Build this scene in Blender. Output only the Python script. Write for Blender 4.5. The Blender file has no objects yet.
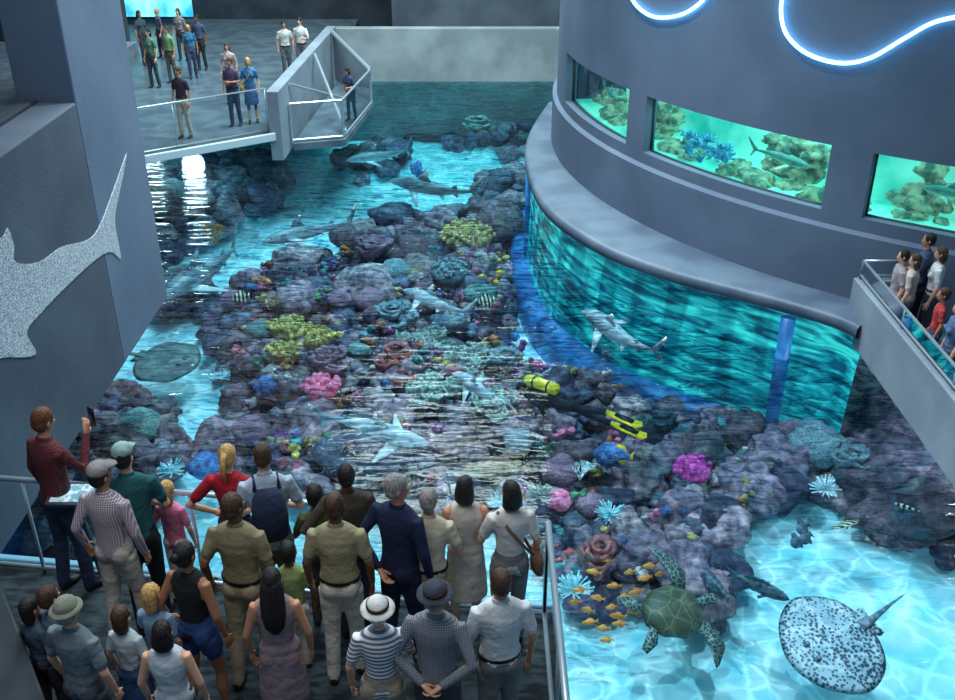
import bpy, math, random, numpy as np, bmesh
from math import radians, sin, cos, pi, atan2, sqrt
from mathutils import Vector, Matrix, noise
random.seed(7); rng=np.random.default_rng(7)
SC=bpy.context.scene
COL=SC.collection
# ---------------------------------------------------------------- camera
CZ=5.75; TH=radians(28.0); F=1000.0
PZ=-.45
cs,sn=cos(TH),sin(TH)
cam=bpy.data.cameras.new('camera'); camo=bpy.data.objects.new('camera',cam); COL.objects.link(camo)
cam.sensor_width=36; cam.lens=36*F/955; cam.clip_end=200
camo.location=(0,0,CZ); camo.rotation_euler=(radians(90)-TH,0,0)
SC.camera=camo
def ray(px,py):
    a=(px-477.5)/F; b=(350-py)/F
    return (a, cs+b*sn, -sn+b*cs)
def at_z(px,py,z):
    d=ray(px,py); t=(z-CZ)/d[2]; return Vector((d[0]*t,d[1]*t,z))
def at_x(px,py,X):
    d=ray(px,py); t=X/d[0]; return Vector((X,d[1]*t,CZ+d[2]*t))
RC=(12.6,23.0); RR=10.75
def at_cyl(px,py,r):
    d=ray(px,py); A=d[0]**2+d[1]**2; b=d[0]*RC[0]+d[1]*RC[1]; c=RC[0]**2+RC[1]**2-r*r
    disc=max(0,b*b-A*c); t=(b-sqrt(disc))/A
    return Vector((d[0]*t,d[1]*t,CZ+d[2]*t))
def cyl_ang(px,py):
    p=at_cyl(px,py,RR); return math.degrees(atan2(p.y-RC[1],p.x-RC[0]))%360
# ---------------------------------------------------------------- materials
def L1(c):
    c/=255.0
    return c/12.92 if c<=.04045 else ((c+.055)/1.055)**2.4
def C(r,g,b): return (L1(r),L1(g),L1(b),1)
MATS={}
def mat(name,c1,c2=None,scale=8,rough=.7,bump=0,metal=0,emis=None,es=0,ramp=(.4,.6),tex='noise',bscale=None,stretch=(1,1,1),spec=.4,alpha=1):
    if name in MATS: return MATS[name]
    m=bpy.data.materials.new(name); m.use_nodes=True; nt=m.node_tree; N=nt.nodes; K=nt.links
    b=N['Principled BSDF']; b.inputs['Roughness'].default_value=rough; b.inputs['Metallic'].default_value=metal
    b.inputs['Specular IOR Level'].default_value=spec
    b.inputs['Base Color'].default_value=c1
    tc=N.new('ShaderNodeTexCoord'); mp=N.new('ShaderNodeMapping'); mp.inputs['Scale'].default_value=stretch
    K.new(tc.outputs['Object'],mp.inputs['Vector'])
    out=None
    if c2 is not None:
        if tex=='noise':
            t=N.new('ShaderNodeTexNoise'); t.inputs['Scale'].default_value=scale; t.inputs['Detail'].default_value=5; o=t.outputs['Fac']
        elif tex=='voronoi':
            t=N.new('ShaderNodeTexVoronoi'); t.inputs['Scale'].default_value=scale; o=t.outputs['Distance']
        elif tex=='edge':
            t=N.new('ShaderNodeTexVoronoi'); t.feature='DISTANCE_TO_EDGE'; t.inputs['Scale'].default_value=scale; o=t.outputs['Distance']
        elif tex=='stripes':
            t=N.new('ShaderNodeTexWave'); t.bands_direction='Z'; t.inputs['Scale'].default_value=scale; o=t.outputs['Fac']
        elif tex=='stripesy':
            t=N.new('ShaderNodeTexWave'); t.bands_direction='Y'; t.inputs['Scale'].default_value=scale; o=t.outputs['Fac']
        if tex=='plaid':
            t=N.new('ShaderNodeTexWave'); t.bands_direction='Z'; t.inputs['Scale'].default_value=scale
            t2=N.new('ShaderNodeTexWave'); t2.bands_direction='X'; t2.inputs['Scale'].default_value=scale
            K.new(mp.outputs[0],t.inputs['Vector']); K.new(mp.outputs[0],t2.inputs['Vector'])
            ad=N.new('ShaderNodeMath'); ad.operation='ADD'; K.new(t.outputs['Fac'],ad.inputs[0]); K.new(t2.outputs['Fac'],ad.inputs[1])
            ml=N.new('ShaderNodeMath'); ml.operation='MULTIPLY'; ml.inputs[1].default_value=.5; K.new(ad.outputs[0],ml.inputs[0]); o=ml.outputs[0]
        else:
            K.new(mp.outputs[0],t.inputs[0])
        r=N.new('ShaderNodeValToRGB'); r.color_ramp.elements[0].position=ramp[0]; r.color_ramp.elements[1].position=ramp[1]
        r.color_ramp.elements[0].color=c1; r.color_ramp.elements[1].color=c2
        K.new(o,r.inputs[0]); K.new(r.outputs[0],b.inputs['Base Color']); out=r.outputs[0]
    if bump:
        t=N.new('ShaderNodeTexNoise'); t.inputs['Scale'].default_value=bscale or scale*2; t.inputs['Detail'].default_value=6
        K.new(mp.outputs[0],t.inputs['Vector'])
        bp=N.new('ShaderNodeBump'); bp.inputs['Strength'].default_value=bump; bp.inputs['Distance'].default_value=.05
        K.new(t.outputs['Fac'],bp.inputs['Height']); K.new(bp.outputs[0],b.inputs['Normal'])
    if es:
        b.inputs['Emission Strength'].default_value=es
        if emis is not None: b.inputs['Emission Color'].default_value=emis
        elif out: K.new(out,b.inputs['Emission Color'])
        else: b.inputs['Emission Color'].default_value=c1
    MATS[name]=m; return m
def glassmat(name,tint,gl=.12,rough=.03):
    if name in MATS: return MATS[name]
    m=bpy.data.materials.new(name); m.use_nodes=True; nt=m.node_tree; N=nt.nodes; K=nt.links; N.clear()
    o=N.new('ShaderNodeOutputMaterial'); mx=N.new('ShaderNodeMixShader'); t=N.new('ShaderNodeBsdfTransparent'); g=N.new('ShaderNodeBsdfGlossy')
    t.inputs[0].default_value=tint; g.inputs['Roughness'].default_value=rough
    fr=N.new('ShaderNodeFresnel'); fr.inputs[0].default_value=1.45
    ml=N.new('ShaderNodeMath'); ml.operation='ADD'; ml.inputs[1].default_value=gl*.3; K.new(fr.outputs[0],ml.inputs[0])
    K.new(ml.outputs[0],mx.inputs[0]); K.new(t.outputs[0],mx.inputs[1]); K.new(g.outputs[0],mx.inputs[2]); K.new(mx.outputs[0],o.inputs[0])
    MATS[name]=m; return m
concrete=mat('concrete_wall',C(80,96,118),C(96,112,134),scale=.7,rough=.75,bump=.08,bscale=24,ramp=(.3,.7))
concrete_dk=mat('concrete_slab',C(56,66,80),C(76,87,102),scale=.8,rough=.8,bump=.1,bscale=24,ramp=(.3,.7))
concrete_lt=mat('concrete_light',C(112,124,140),C(136,148,160),scale=1.0,rough=.75,bump=.08,bscale=24,ramp=(.3,.7))
floor_m=mat('carpet_floor',C(26,36,42),C(60,74,82),scale=5,rough=.95,bump=.4,bscale=40,stretch=(1,3,1))
floor2_m=mat('lobby_floor_tile',C(78,94,108),C(98,114,126),scale=2,rough=.35)
darkwall=mat('dark_wall',C(34,42,52),C(48,58,70),scale=1,rough=.8)
metal_m=mat('brushed_steel',C(185,200,212),rough=.3,metal=.6)
glass_m=glassmat('clear_glass',(.9,.96,.98,1))
aglass=glassmat('aquarium_glass',(.85,.98,.97,1),gl=.1)
white_m=mat('white_fascia',C(200,215,225),rough=.6)
# ---------------------------------------------------------------- mesh helper
class Geo:
    def __init__(s): s.v=[];s.f=[];s.m=[];s.seg=[]
    def add(s,v,f,m=0):
        o=len(s.v); s.v.extend([tuple(p) for p in v]); s.f.extend([tuple(i+o for i in q) for q in f]); s.m.extend([m]*len(f))
    def tube(s,pts,rad,n=8,m=0,ref=(0,1,0),loop=False):
        P=[Vector(p) for p in pts]; k=len(P); V=[];Fc=[]
        R=[(r,r) if not isinstance(r,(tuple,list)) else r for r in (rad if isinstance(rad,list) else [rad]*k)]
        for i in range(k):
            if loop: t=P[(i+1)%k]-P[i-1]
            else: t=P[min(i+1,k-1)]-P[max(i-1,0)]
            if t.length<1e-8: t=Vector((0,0,1))
            t.normalize(); rf=Vector(ref)
            if abs(t.dot(rf))>.95: rf=Vector((1,0,0)) if abs(t.x)<.9 else Vector((0,0,1))
            u=rf.cross(t).normalized(); w=t.cross(u)
            for j in range(n):
                a=2*pi*j/n
                V.append(P[i]+u*cos(a)*R[i][0]+w*sin(a)*R[i][1])
        for i in range(k if loop else k-1):
            i2=(i+1)%k
            for j in range(n):
                j2=(j+1)%n
                Fc.append((i*n+j,i*n+j2,i2*n+j2,i2*n+j))
        if not loop:
            Fc.append(tuple(reversed(range(n)))); Fc.append(tuple(range((k-1)*n,k*n)))
        s.add(V,Fc,m)
        for i in range(k-1): s.seg.append((P[i],.6*R[i][0]+.4*R[i][1],P[i+1],.6*R[i+1][0]+.4*R[i+1][1],m))
    def ell(s,c,r,n=12,m=0,R=None,seg=True):
        V=[];Fc=[];h=n//2+1
        c=Vector(c)
        if not isinstance(r,(tuple,list)): r=(r,r,r)
        V.append(Vector((0,0,r[2])))
        for i in range(1,h):
            a=pi*i/h
            for j in range(n):
                b=2*pi*j/n; V.append(Vector((r[0]*sin(a)*cos(b),r[1]*sin(a)*sin(b),r[2]*cos(a))))
        V.append(Vector((0,0,-r[2])))
        for j in range(n): Fc.append((0,1+j,1+(j+1)%n))
        for i in range(h-2):
            for j in range(n):
                a=1+i*n+j; b=1+i*n+(j+1)%n; Fc.append((a,a+n,b+n,b))
        l=len(V)-1; o=1+(h-2)*n
        for j in range(n): Fc.append((l,o+(j+1)%n,o+j))
        if R: V=[R@v for v in V]
        s.add([v+c for v in V],Fc,m)
        if seg: s.seg.append((c,sum(r)/3,c+Vector((0,0,.001)),sum(r)/3,m))
    def box(s,x0,x1,y0,y1,z0,z1,m=0):
        V=[(x,y,z) for x in (x0,x1) for y in (y0,y1) for z in (z0,z1)]
        s.add(V,[(0,1,3,2),(4,6,7,5),(0,4,5,1),(2,3,7,6),(0,2,6,4),(1,5,7,3)],m)
    def fin(s,outl,nrm,th,m=0):
        nv=Vector(nrm).normalized()*th; k=len(outl); O=[Vector(p) for p in outl]
        V=[p+nv*(1 if (i in(0,k-1)) else .35) for i,p in enumerate(O)]+[p-nv*(1 if (i in(0,k-1)) else .35) for i,p in enumerate(O)]
        s.add(V,[tuple(range(k)),tuple(reversed(range(k,2*k)))]+[(i,i+k,(i+1)%k+k,(i+1)%k) for i in range(k)],m)
    def deform(s,fn): s.v=[tuple(fn(Vector(p))) for p in s.v]
    def obj(s,name,mats,loc=(0,0,0),rot=(0,0,0),smooth=True,mw=None,bevel=0):
        me=bpy.data.meshes.new(name); me.from_pydata(s.v,[],s.f); me.validate()
        for m in mats: me.materials.append(m)
        if len(me.polygons)==len(s.m): me.polygons.foreach_set('material_index',s.m)
        if smooth: me.polygons.foreach_set('use_smooth',[True]*len(me.polygons))
        me.update()
        o=bpy.data.objects.new(name,me); COL.objects.link(o)
        if mw is not None: o.matrix_world=mw
        else: o.location=loc; o.rotation_euler=rot
        if bevel:
            b=o.modifiers.new('bevel','BEVEL'); b.width=bevel; b.segments=2; b.limit_method='ANGLE'
        return o
def boxobj(name,x0,x1,y0,y1,z0,z1,m,bevel=.02):
    g=Geo(); cx,cy,cz=(x0+x1)/2,(y0+y1)/2,(z0+z1)/2
    g.box(x0-cx,x1-cx,y0-cy,y1-cy,z0-cz,z1-cz); return g.obj(name,[m],(cx,cy,cz),smooth=False,bevel=bevel)
def np_obj(name,V,T,mats,col=None,mi=None,smooth=True):
    me=bpy.data.meshes.new(name); nV=len(V);nT=len(T);k=T.shape[1]
    me.vertices.add(nV); me.vertices.foreach_set('co',V.astype(np.float32).ravel())
    me.loops.add(nT*k); me.loops.foreach_set('vertex_index',T.astype(np.int32).ravel())
    me.polygons.add(nT); me.polygons.foreach_set('loop_start',np.arange(0,nT*k,k,dtype=np.int32))
    me.polygons.foreach_set('use_smooth',np.full(nT,smooth))
    for m in mats: me.materials.append(m)
    me.update(calc_edges=True); me.validate()
    if col is not None:
        a=me.color_attributes.new('Col','FLOAT_COLOR','POINT'); a.data.foreach_set('color',col.astype(np.float32).ravel())
    o=bpy.data.objects.new(name,me); COL.objects.link(o); return o
# ---------------------------------------------------------------- reef layout
WZ=-2.0; SZ=-4.0
polys_px=[
 [(205,300),(250,268),(330,250),(385,215),(440,200),(500,205),(520,200),(505,290),(512,335),(585,398),(690,418),(650,435),(655,500),(700,545),(690,590),(575,575),(545,520),(480,500),(400,488),(300,478),(235,462),(222,430),(238,395),(215,345)],
 [(645,430),(720,405),(800,375),(860,375),(920,430),(990,500),(960,535),(890,500),(820,478),(790,478),(760,505),(700,545),(650,530),(640,480)],
 [(80,385),(120,375),(150,395),(165,412),(180,455),(165,485),(90,560),(20,560),(20,480)],
 [(140,175),(200,160),(262,158),(275,180),(250,205),(205,226),(160,240)],
 [(400,108),(470,100),(548,104),(540,150),(490,145),(440,128),(400,128)],
 [(475,180),(500,165),(522,165),(522,200),(485,205)],
 [(150,262),(185,262),(190,278),(165,290)],
 [(545,520),(640,520),(715,560),(715,598),(640,575),(560,565)],
 [(345,150),(400,142),(410,156),(360,166)],
]
def inside(P,X,Y):
    r=np.zeros(X.shape,bool); n=len(P); j=n-1
    for i in range(n):
        xi,yi=P[i];xj,yj=P[j]
        c=((yi>Y)!=(yj>Y))&(X<(xj-xi)*(Y-yi)/((yj-yi)+1e-12)+xi); r^=c; j=i
    return r
wp=[[tuple(at_z(x,y,-3.4).xy) for x,y in P] for P in polys_px]
GX0,GX1,GY0,GY1,ST=-12.,12.,3.5,33.6,.12
gx=np.arange(GX0,GX1,ST); gy=np.arange(GY0,GY1,ST)
XX,YY=np.meshgrid(gx,gy)
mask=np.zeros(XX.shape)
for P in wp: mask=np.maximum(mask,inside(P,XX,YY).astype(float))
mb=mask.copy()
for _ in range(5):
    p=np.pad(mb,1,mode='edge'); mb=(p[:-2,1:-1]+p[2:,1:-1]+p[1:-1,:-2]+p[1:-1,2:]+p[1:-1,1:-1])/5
nz=np.array([[noise.noise((x*.5,y*.5,0)) for x in gx] for y in gy])
nz2=np.array([[noise.noise((x*1.7,y*1.7,5)) for x in gx] for y in gy])
HH=SZ+nz*.12+mb*(.5+nz*.6+nz2*.25)
def hgt(x,y):
    i=int(min(max((y-GY0)/ST,0),len(gy)-1)); j=int(min(max((x-GX0)/ST,0),len(gx)-1)); return HH[i,j]
V=np.stack([XX.ravel(),YY.ravel(),HH.ravel()],1)
ny,nx=XX.shape
idx=np.arange(ny*nx).reshape(ny,nx)
Q=np.stack([idx[:-1,:-1].ravel(),idx[:-1,1:].ravel(),idx[1:,1:].ravel(),idx[1:,:-1].ravel()],1)
colr=np.stack([mb.ravel()]*3+[np.ones(ny*nx)],1)
def floormat():
    m=bpy.data.materials.new('sand_floor'); m.use_nodes=True; nt=m.node_tree;N=nt.nodes;K=nt.links;b=N['Principled BSDF']
    at=N.new('ShaderNodeAttribute'); at.attribute_name='Col'
    tc=N.new('ShaderNodeTexCoord')
    n=N.new('ShaderNodeTexNoise'); n.inputs['Scale'].default_value=2; n.inputs['Detail'].default_value=6; K.new(tc.outputs['Object'],n.inputs['Vector'])
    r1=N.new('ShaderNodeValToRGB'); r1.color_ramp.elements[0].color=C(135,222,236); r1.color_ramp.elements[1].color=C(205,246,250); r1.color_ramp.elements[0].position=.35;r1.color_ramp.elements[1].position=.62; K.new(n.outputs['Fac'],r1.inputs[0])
    r2=N.new('ShaderNodeValToRGB'); r2.color_ramp.elements[0].color=C(18,24,42); r2.color_ramp.elements[1].color=C(56,54,76); r2.color_ramp.elements[0].position=.4;r2.color_ramp.elements[1].position=.65; K.new(n.outputs['Fac'],r2.inputs[0])  # reef ground coloured navy so gaps between rocks read as shadow
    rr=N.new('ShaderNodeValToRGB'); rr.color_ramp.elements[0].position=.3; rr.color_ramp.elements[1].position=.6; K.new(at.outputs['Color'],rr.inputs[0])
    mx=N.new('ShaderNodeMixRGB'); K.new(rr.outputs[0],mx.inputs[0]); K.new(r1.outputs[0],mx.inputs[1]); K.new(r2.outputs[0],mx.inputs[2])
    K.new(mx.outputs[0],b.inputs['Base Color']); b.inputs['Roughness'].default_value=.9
    bp=N.new('ShaderNodeBump'); bp.inputs['Strength'].default_value=.3; bp.inputs['Distance'].default_value=.08; K.new(n.outputs['Fac'],bp.inputs['Height']); K.new(bp.outputs[0],b.inputs['Normal'])
    return m
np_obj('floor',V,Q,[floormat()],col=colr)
# rocks
def ico(sub):
    bm=bmesh.new(); bmesh.ops.create_icosphere(bm,subdivisions=sub,radius=1); v=np.array([p.co[:] for p in bm.verts]); f=np.array([[q.index for q in p.verts] for p in bm.faces]); bm.free(); return v,f
IV3,IF3=ico(4)
IVs,IFs=ico(3)
def blob(IVx,seed,amp=.35,fr=1.3,amp2=.1,fr2=4):
    out=[]
    for p in IVx:
        v=Vector(p); o=Vector((seed*7.3,seed*3.1,seed))
        d=1+amp*noise.noise(v*fr+o)+amp2*noise.noise(v*fr2+o)+.4*amp2*noise.noise(v*9+o)
        out.append(v*d)
    return np.array([q[:] for q in out])
variants=[blob(IV3,i,.55,1.3,.24,3.2) for i in range(12)]
variants_s=[blob(IVs,i,.5,1.3,.2,3.2) for i in range(12)]
def rotz(a): return np.array([[cos(a),-sin(a),0],[sin(a),cos(a),0],[0,0,1]])
rcols=[(156,132,148),(136,114,132),(172,144,154),(100,94,122),(86,86,116),(184,162,166),(150,130,134),(104,110,134),(164,134,146),(72,72,100),(132,132,142),(146,112,126),(84,104,126)]
cand=np.argwhere((mask>.5))
VV=[];TT=[];CC=[];off=0
placed=[]
def addrock(x,y,z,s,squash=.65,colour=None,small=False):
    global off
    vs,fs=(variants_s,IFs) if small else (variants,IF3)
    v=vs[rng.integers(12)]@rotz(rng.random()*6.28).T
    v=v*np.array([s*(.85+.4*rng.random()),s*(.85+.3*rng.random()),s*squash])+np.array([x,y,z])
    c=colour or rcols[rng.integers(len(rcols))]
    VV.append(v);TT.append(fs+off);off+=len(v)
    cc=np.array([L1(q) for q in c])*(.5+.8*rng.random()); CC.append(np.tile(np.append(cc,1),(len(v),1)))
tries=0
while len(placed)<700 and tries<16000:
    tries+=1
    i,j=cand[rng.integers(len(cand))]; x=gx[j]+rng.uniform(-.06,.06); y=gy[i]+rng.uniform(-.06,.06)
    s=rng.choice([.2,.28,.38,.5],p=[.3,.32,.25,.13])
    if y>20: s*=1.3
    if any((x-a)**2+(y-b)**2<(.7*(s+c))**2 for a,b,c in placed) or y>32.6: continue
    placed.append((x,y,s)); addrock(x,y,hgt(x,y)+s*.25,s,rng.uniform(.6,.9),small=(y>17))
for px,py,s in [(885,430,.95),(850,395,.8),(905,470,.9),(800,400,.6),(745,425,.5),(705,440,.45),(930,490,.8),(660,450,.4),(680,505,.45),(640,545,.4),(690,560,.45),(590,545,.4),(820,430,.6),(750,480,.5),(410,225,.45),(440,215,.5),(480,205,.5),(110,430,.5),(140,450,.4),(70,470,.5),(100,470,.4),(705,585,.35),(640,475,.45),(720,520,.4),(780,450,.6)]:
    p=at_z(px,py,-3.2); addrock(p.x,p.y,-3.4,s,.75,rcols[rng.integers(3)])
def rockmat(nm,enc=True):
    m=bpy.data.materials.new(nm); m.use_nodes=True; nt=m.node_tree;N=nt.nodes;K=nt.links;b=N['Principled BSDF']
    at=N.new('ShaderNodeAttribute'); at.attribute_name='Col'; tc=N.new('ShaderNodeTexCoord')
    n=N.new('ShaderNodeTexNoise'); n.inputs['Scale'].default_value=6; n.inputs['Detail'].default_value=7; n.inputs['Roughness'].default_value=.64; K.new(tc.outputs['Object'],n.inputs['Vector'])
    r=N.new('ShaderNodeValToRGB'); r.color_ramp.elements[0].position=.38; r.color_ramp.elements[0].color=(.35,.36,.46,1); r.color_ramp.elements[1].position=.66; r.color_ramp.elements[1].color=(1.7,1.6,1.58,1); K.new(n.outputs['Fac'],r.inputs[0])
    mx=N.new('ShaderNodeMixRGB'); mx.blend_type='MULTIPLY'; mx.inputs[0].default_value=1; K.new(at.outputs['Color'],mx.inputs[1]); K.new(r.outputs[0],mx.inputs[2]); last=mx.outputs[0]
    if enc:
        for sc,c,lo,hi in ((1.3,C(78,118,134),.6,.67),(1.9,C(165,155,122),.67,.72)):
            n2=N.new('ShaderNodeTexNoise'); n2.inputs['Scale'].default_value=sc; n2.inputs['Detail'].default_value=7; K.new(tc.outputs['Object'],n2.inputs['Vector'])
            r2=N.new('ShaderNodeValToRGB'); r2.color_ramp.elements[0].position=lo; r2.color_ramp.elements[1].position=hi; r2.color_ramp.elements[1].color=(.6,.6,.6,1); K.new(n2.outputs['Fac'],r2.inputs[0])
            mx2=N.new('ShaderNodeMixRGB'); mx2.inputs[2].default_value=c; K.new(r2.outputs[0],mx2.inputs[0]); K.new(last,mx2.inputs[1]); last=mx2.outputs[0]
    K.new(last,b.inputs['Base Color']); b.inputs['Roughness'].default_value=.6
    bp=N.new('ShaderNodeBump'); bp.inputs['Strength'].default_value=.8; bp.inputs['Distance'].default_value=.06; K.new(n.outputs['Fac'],bp.inputs['Height']); K.new(bp.outputs[0],b.inputs['Normal'])
    return m
np_obj('reef_rocks',np.concatenate(VV),np.concatenate(TT),[rockmat('reef_rock')],col=np.concatenate(CC))
VV=[];TT=[];CC=[];off=0
ecols=[(210,110,125),(220,200,110),(80,165,175),(205,205,200),(160,90,150),(110,160,115),(215,135,85),(75,125,185),(225,120,160),(90,80,120),(200,180,120)]
for k in range(620):
    i,j=cand[rng.integers(len(cand))]; x,y=gx[j],gy[i]
    if not (-5<x<5 and 9<y<22) : continue
    s=rng.uniform(.05,.11); n_=rng.integers(1,5); c=ecols[rng.integers(len(ecols))]
    for q in range(n_):
        addrock(x+rng.uniform(-.15,.15),y+rng.uniform(-.15,.15),hgt(x,y)+.25+rng.uniform(-.03,.12),s*rng.uniform(.6,1.1),.8,c,small=True)
np_obj('encrusting_coral',np.concatenate(VV),np.concatenate(TT),[rockmat('encrusting_coral_skin',False)],col=np.concatenate(CC))
# ---------------------------------------------------------------- corals
def tuft(name,px,py,R,m,z=-3.05,cnt=60):
    g=Geo()
    for i in range(cnt):
        a=rng.random()*6.28; e=math.acos(rng.random()*.95); l=R*rng.uniform(.75,1.1)
        d=Vector((sin(e)*cos(a),sin(e)*sin(a),cos(e)))
        side=Vector((-sin(a),cos(a),0))*R*.12*rng.uniform(-1,1)
        g.tube([d*R*.1,d*l*.6+side*.5,d*l+side],[R*.055,R*.05,R*.035],n=5); g.ell(d*l+side,R*.06,n=5,seg=False)
    g.obj(name,[m],at_z(px,py,z))
def lumps(name,px,py,R,m,z=-3.1,cnt=26,flat=.6,r=.28):
    g=Geo()
    for i in range(cnt):
        a=rng.random()*6.28; q=sqrt(rng.random())*R; h=sqrt(max(0,1-(q/R)**2))*R*flat
        g.ell((q*cos(a),q*sin(a),h*rng.uniform(.6,1)),(R*r*rng.uniform(.6,1.1),R*r*rng.uniform(.6,1.1),R*r*rng.uniform(.7,1.2)),n=8,seg=False)
    g.ell((0,0,-.02),(R*.9,R*.9,R*.5),n=12,seg=False)
    g.obj(name,[m],at_z(px,py,z))
def rings(name,px,py,R,m,z=-3.1,cnt=14):
    g=Geo()
    for i in range(cnt):
        a=rng.random()*6.28;q=sqrt(rng.random())*R; c=Vector((q*cos(a),q*sin(a),.1+.15*rng.random())); rr=rng.uniform(.11,.18); ph=rng.random()*6
        tl=Vector((rng.uniform(-.4,.4),rng.uniform(-.4,.4),1)).normalized(); Rm=tl.to_track_quat('Z','Y').to_matrix()
        g.tube([c+Rm@Vector((rr*(1+.2*sin(5*t+ph))*cos(t),rr*(1+.2*sin(4*t+ph))*sin(t),.03*sin(6*t))) for t in [2*pi*k/22 for k in range(22)]],[(.022,.045)]*22,n=6,loop=True,ref=(0,0,1))
        g.tube([c+Vector((0,0,-.25)),c+Vector((0,0,-.02))],[rr*.4,rr*.8],n=10)
    g.obj(name,[m],at_z(px,py,z))
def branch(name,px,py,R,m,z=-3.1,depth=4,fan=False):
    g=Geo()
    def rec(p,d,l,r,k):
        e=p+d*l; g.tube([p,(p+e)/2+Vector((rng.uniform(-.05,.05)*l,)*3),e],[r,r*.85,r*.7],n=5)
        if k==0: return
        for _ in range(3 if k>1 else 2):
            nd=(d+Vector((rng.uniform(-.8,.8),(.1 if fan else 1)*rng.uniform(-.8,.8),rng.uniform(-.1,.5)))).normalized(); rec(e,nd,l*.75,r*.7,k-1)
    for i in range(5):
        rec(Vector((0,0,0)),Vector((rng.uniform(-.8,.8),(.1 if fan else 1)*rng.uniform(-.8,.8),1)).normalized(),R*.38,R*.05,depth-1)
    g.obj(name,[m],at_z(px,py,z))
def brain(name,px,py,R,m,z=-3.15):
    v=blob(IVs,rng.integers(99),.25,1.2,.12,5)*np.array([R,R,R*.7]); g=Geo(); g.add([tuple(q) for q in v],[tuple(f) for f in IFs]); g.obj(name,[m],at_z(px,py,z))
def plates(name,px,py,R,m,z=-3.1,cnt=7):
    g=Geo()
    for i in range(cnt):
        a=rng.random()*6.28;q=rng.random()*R*.7; c=Vector((q*cos(a),q*sin(a),.08+.3*(1-q/R)*rng.random())); rr=R*rng.uniform(.35,.6)
        n=20
        top=[c+Vector((rr*(1+.12*sin(5*t+i))*cos(t),rr*(1+.12*sin(4*t+i))*sin(t),.04+.02*sin(7*t))) for t in [2*pi*k/n for k in range(n)]]
        bot=[c+Vector(((p-c).x*.25,(p-c).y*.25,-.3)) for p in top]; mid=[Vector((p.x,p.y,p.z-.04)) for p in top]
        inn=[c+Vector(((p-c).x*.5,(p-c).y*.5,.0)) for p in top]
        g.add(inn+top+mid+bot,[tuple(range(n))]+[(k*n+j,k*n+(j+1)%n,(k+1)*n+(j+1)%n,(k+1)*n+j) for k in range(3) for j in range(n)])
    g.obj(name,[m],at_z(px,py,z))
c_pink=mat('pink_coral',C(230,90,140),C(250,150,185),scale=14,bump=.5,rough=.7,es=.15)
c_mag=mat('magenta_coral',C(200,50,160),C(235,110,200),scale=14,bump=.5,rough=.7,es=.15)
c_yel=mat('yellow_coral',C(190,165,90),C(235,218,140),scale=14,bump=.7,rough=.8)
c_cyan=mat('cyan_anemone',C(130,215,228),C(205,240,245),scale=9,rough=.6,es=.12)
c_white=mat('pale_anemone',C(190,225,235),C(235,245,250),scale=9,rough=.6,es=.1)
c_grn=mat('green_lettuce_coral',C(130,158,152),C(200,215,205),scale=10,bump=.5,rough=.7)
c_brn=mat('tan_table_coral',C(150,105,95),C(235,205,150),scale=14,bump=.8,rough=.8,tex='voronoi',ramp=(.1,.5))
c_org=mat('orange_sea_fan',C(200,120,60),C(230,155,85),scale=12,rough=.7)
c_blue=mat('blue_coral',C(60,105,180),C(110,160,220),scale=12,bump=.6,rough=.7)
c_teal=mat('teal_brain_coral',C(60,115,122),C(125,172,170),scale=22,bump=.9,rough=.7,tex='voronoi',ramp=(.1,.5))
c_mauve=mat('mauve_brain_coral',C(120,85,115),C(185,140,162),scale=22,bump=.9,rough=.7,tex='voronoi',ramp=(.1,.5))
c_grey=mat('grey_brain_coral',C(92,116,132),C(155,180,192),scale=20,bump=.9,rough=.7,tex='voronoi',ramp=(.1,.5))
c_red=mat('red_plate_coral',C(150,80,88),C(200,125,120),scale=8)
lumps('pink_soft_coral',322,388,.34,c_pink,cnt=50,r=.2); lumps('pink_soft_coral',694,470,.29,c_mag,cnt=40,r=.22)
lumps('yellow_soft_coral',290,330,.42,c_yel,cnt=60,r=.15); lumps('yellow_soft_coral',285,352,.32,c_yel,cnt=40,r=.16); lumps('yellow_soft_coral',318,338,.32,c_yel,cnt=40,r=.16); lumps('yellow_soft_coral',262,322,.22,c_red,cnt=40,r=.16)
lumps('tan_coral',468,238,.65,c_brn,cnt=110,r=.11); lumps('tan_coral',450,272,.45,c_grey,cnt=70,r=.12)
for x,y,R in [(425,350,.42),(455,385,.42),(430,395,.38),(495,410,.3),(470,365,.3)]: rings('lettuce_coral',x,y,R,c_grn)
for x,y,R,m in [(172,472,.22,c_cyan),(220,378,.2,c_cyan),(610,516,.24,c_cyan),(825,490,.22,c_white),(573,592,.26,c_cyan),(757,390,.2,c_cyan),(500,505,.2,c_cyan),(540,497,.22,c_grn),(130,392,.2,c_mauve)]: tuft('sea_anemone',x,y,R,m)
for x,y,R,m in [(815,445,.5,c_grey),(610,455,.25,c_blue),(205,465,.25,c_blue),(235,300,.3,c_mauve),(560,470,.3,c_mauve),(480,295,.35,c_teal),(370,300,.35,c_mauve),(395,270,.35,c_grey),(265,385,.2,c_blue),(560,500,.2,c_pink),(250,430,.3,c_mauve),(140,425,.35,c_teal),(360,350,.25,c_teal),(520,440,.25,c_grey),(590,505,.22,c_mauve),(455,320,.3,c_grey),(340,300,.25,c_mauve),(260,330,.3,c_teal),(395,375,.22,c_mauve)]: brain('brain_coral',x,y,R,m)
branch('orange_sea_fan',915,548,.5,c_org,z=-3.9,fan=True); branch('orange_sea_fan',216,243,.5,c_org,z=-3.4,fan=True)
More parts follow.
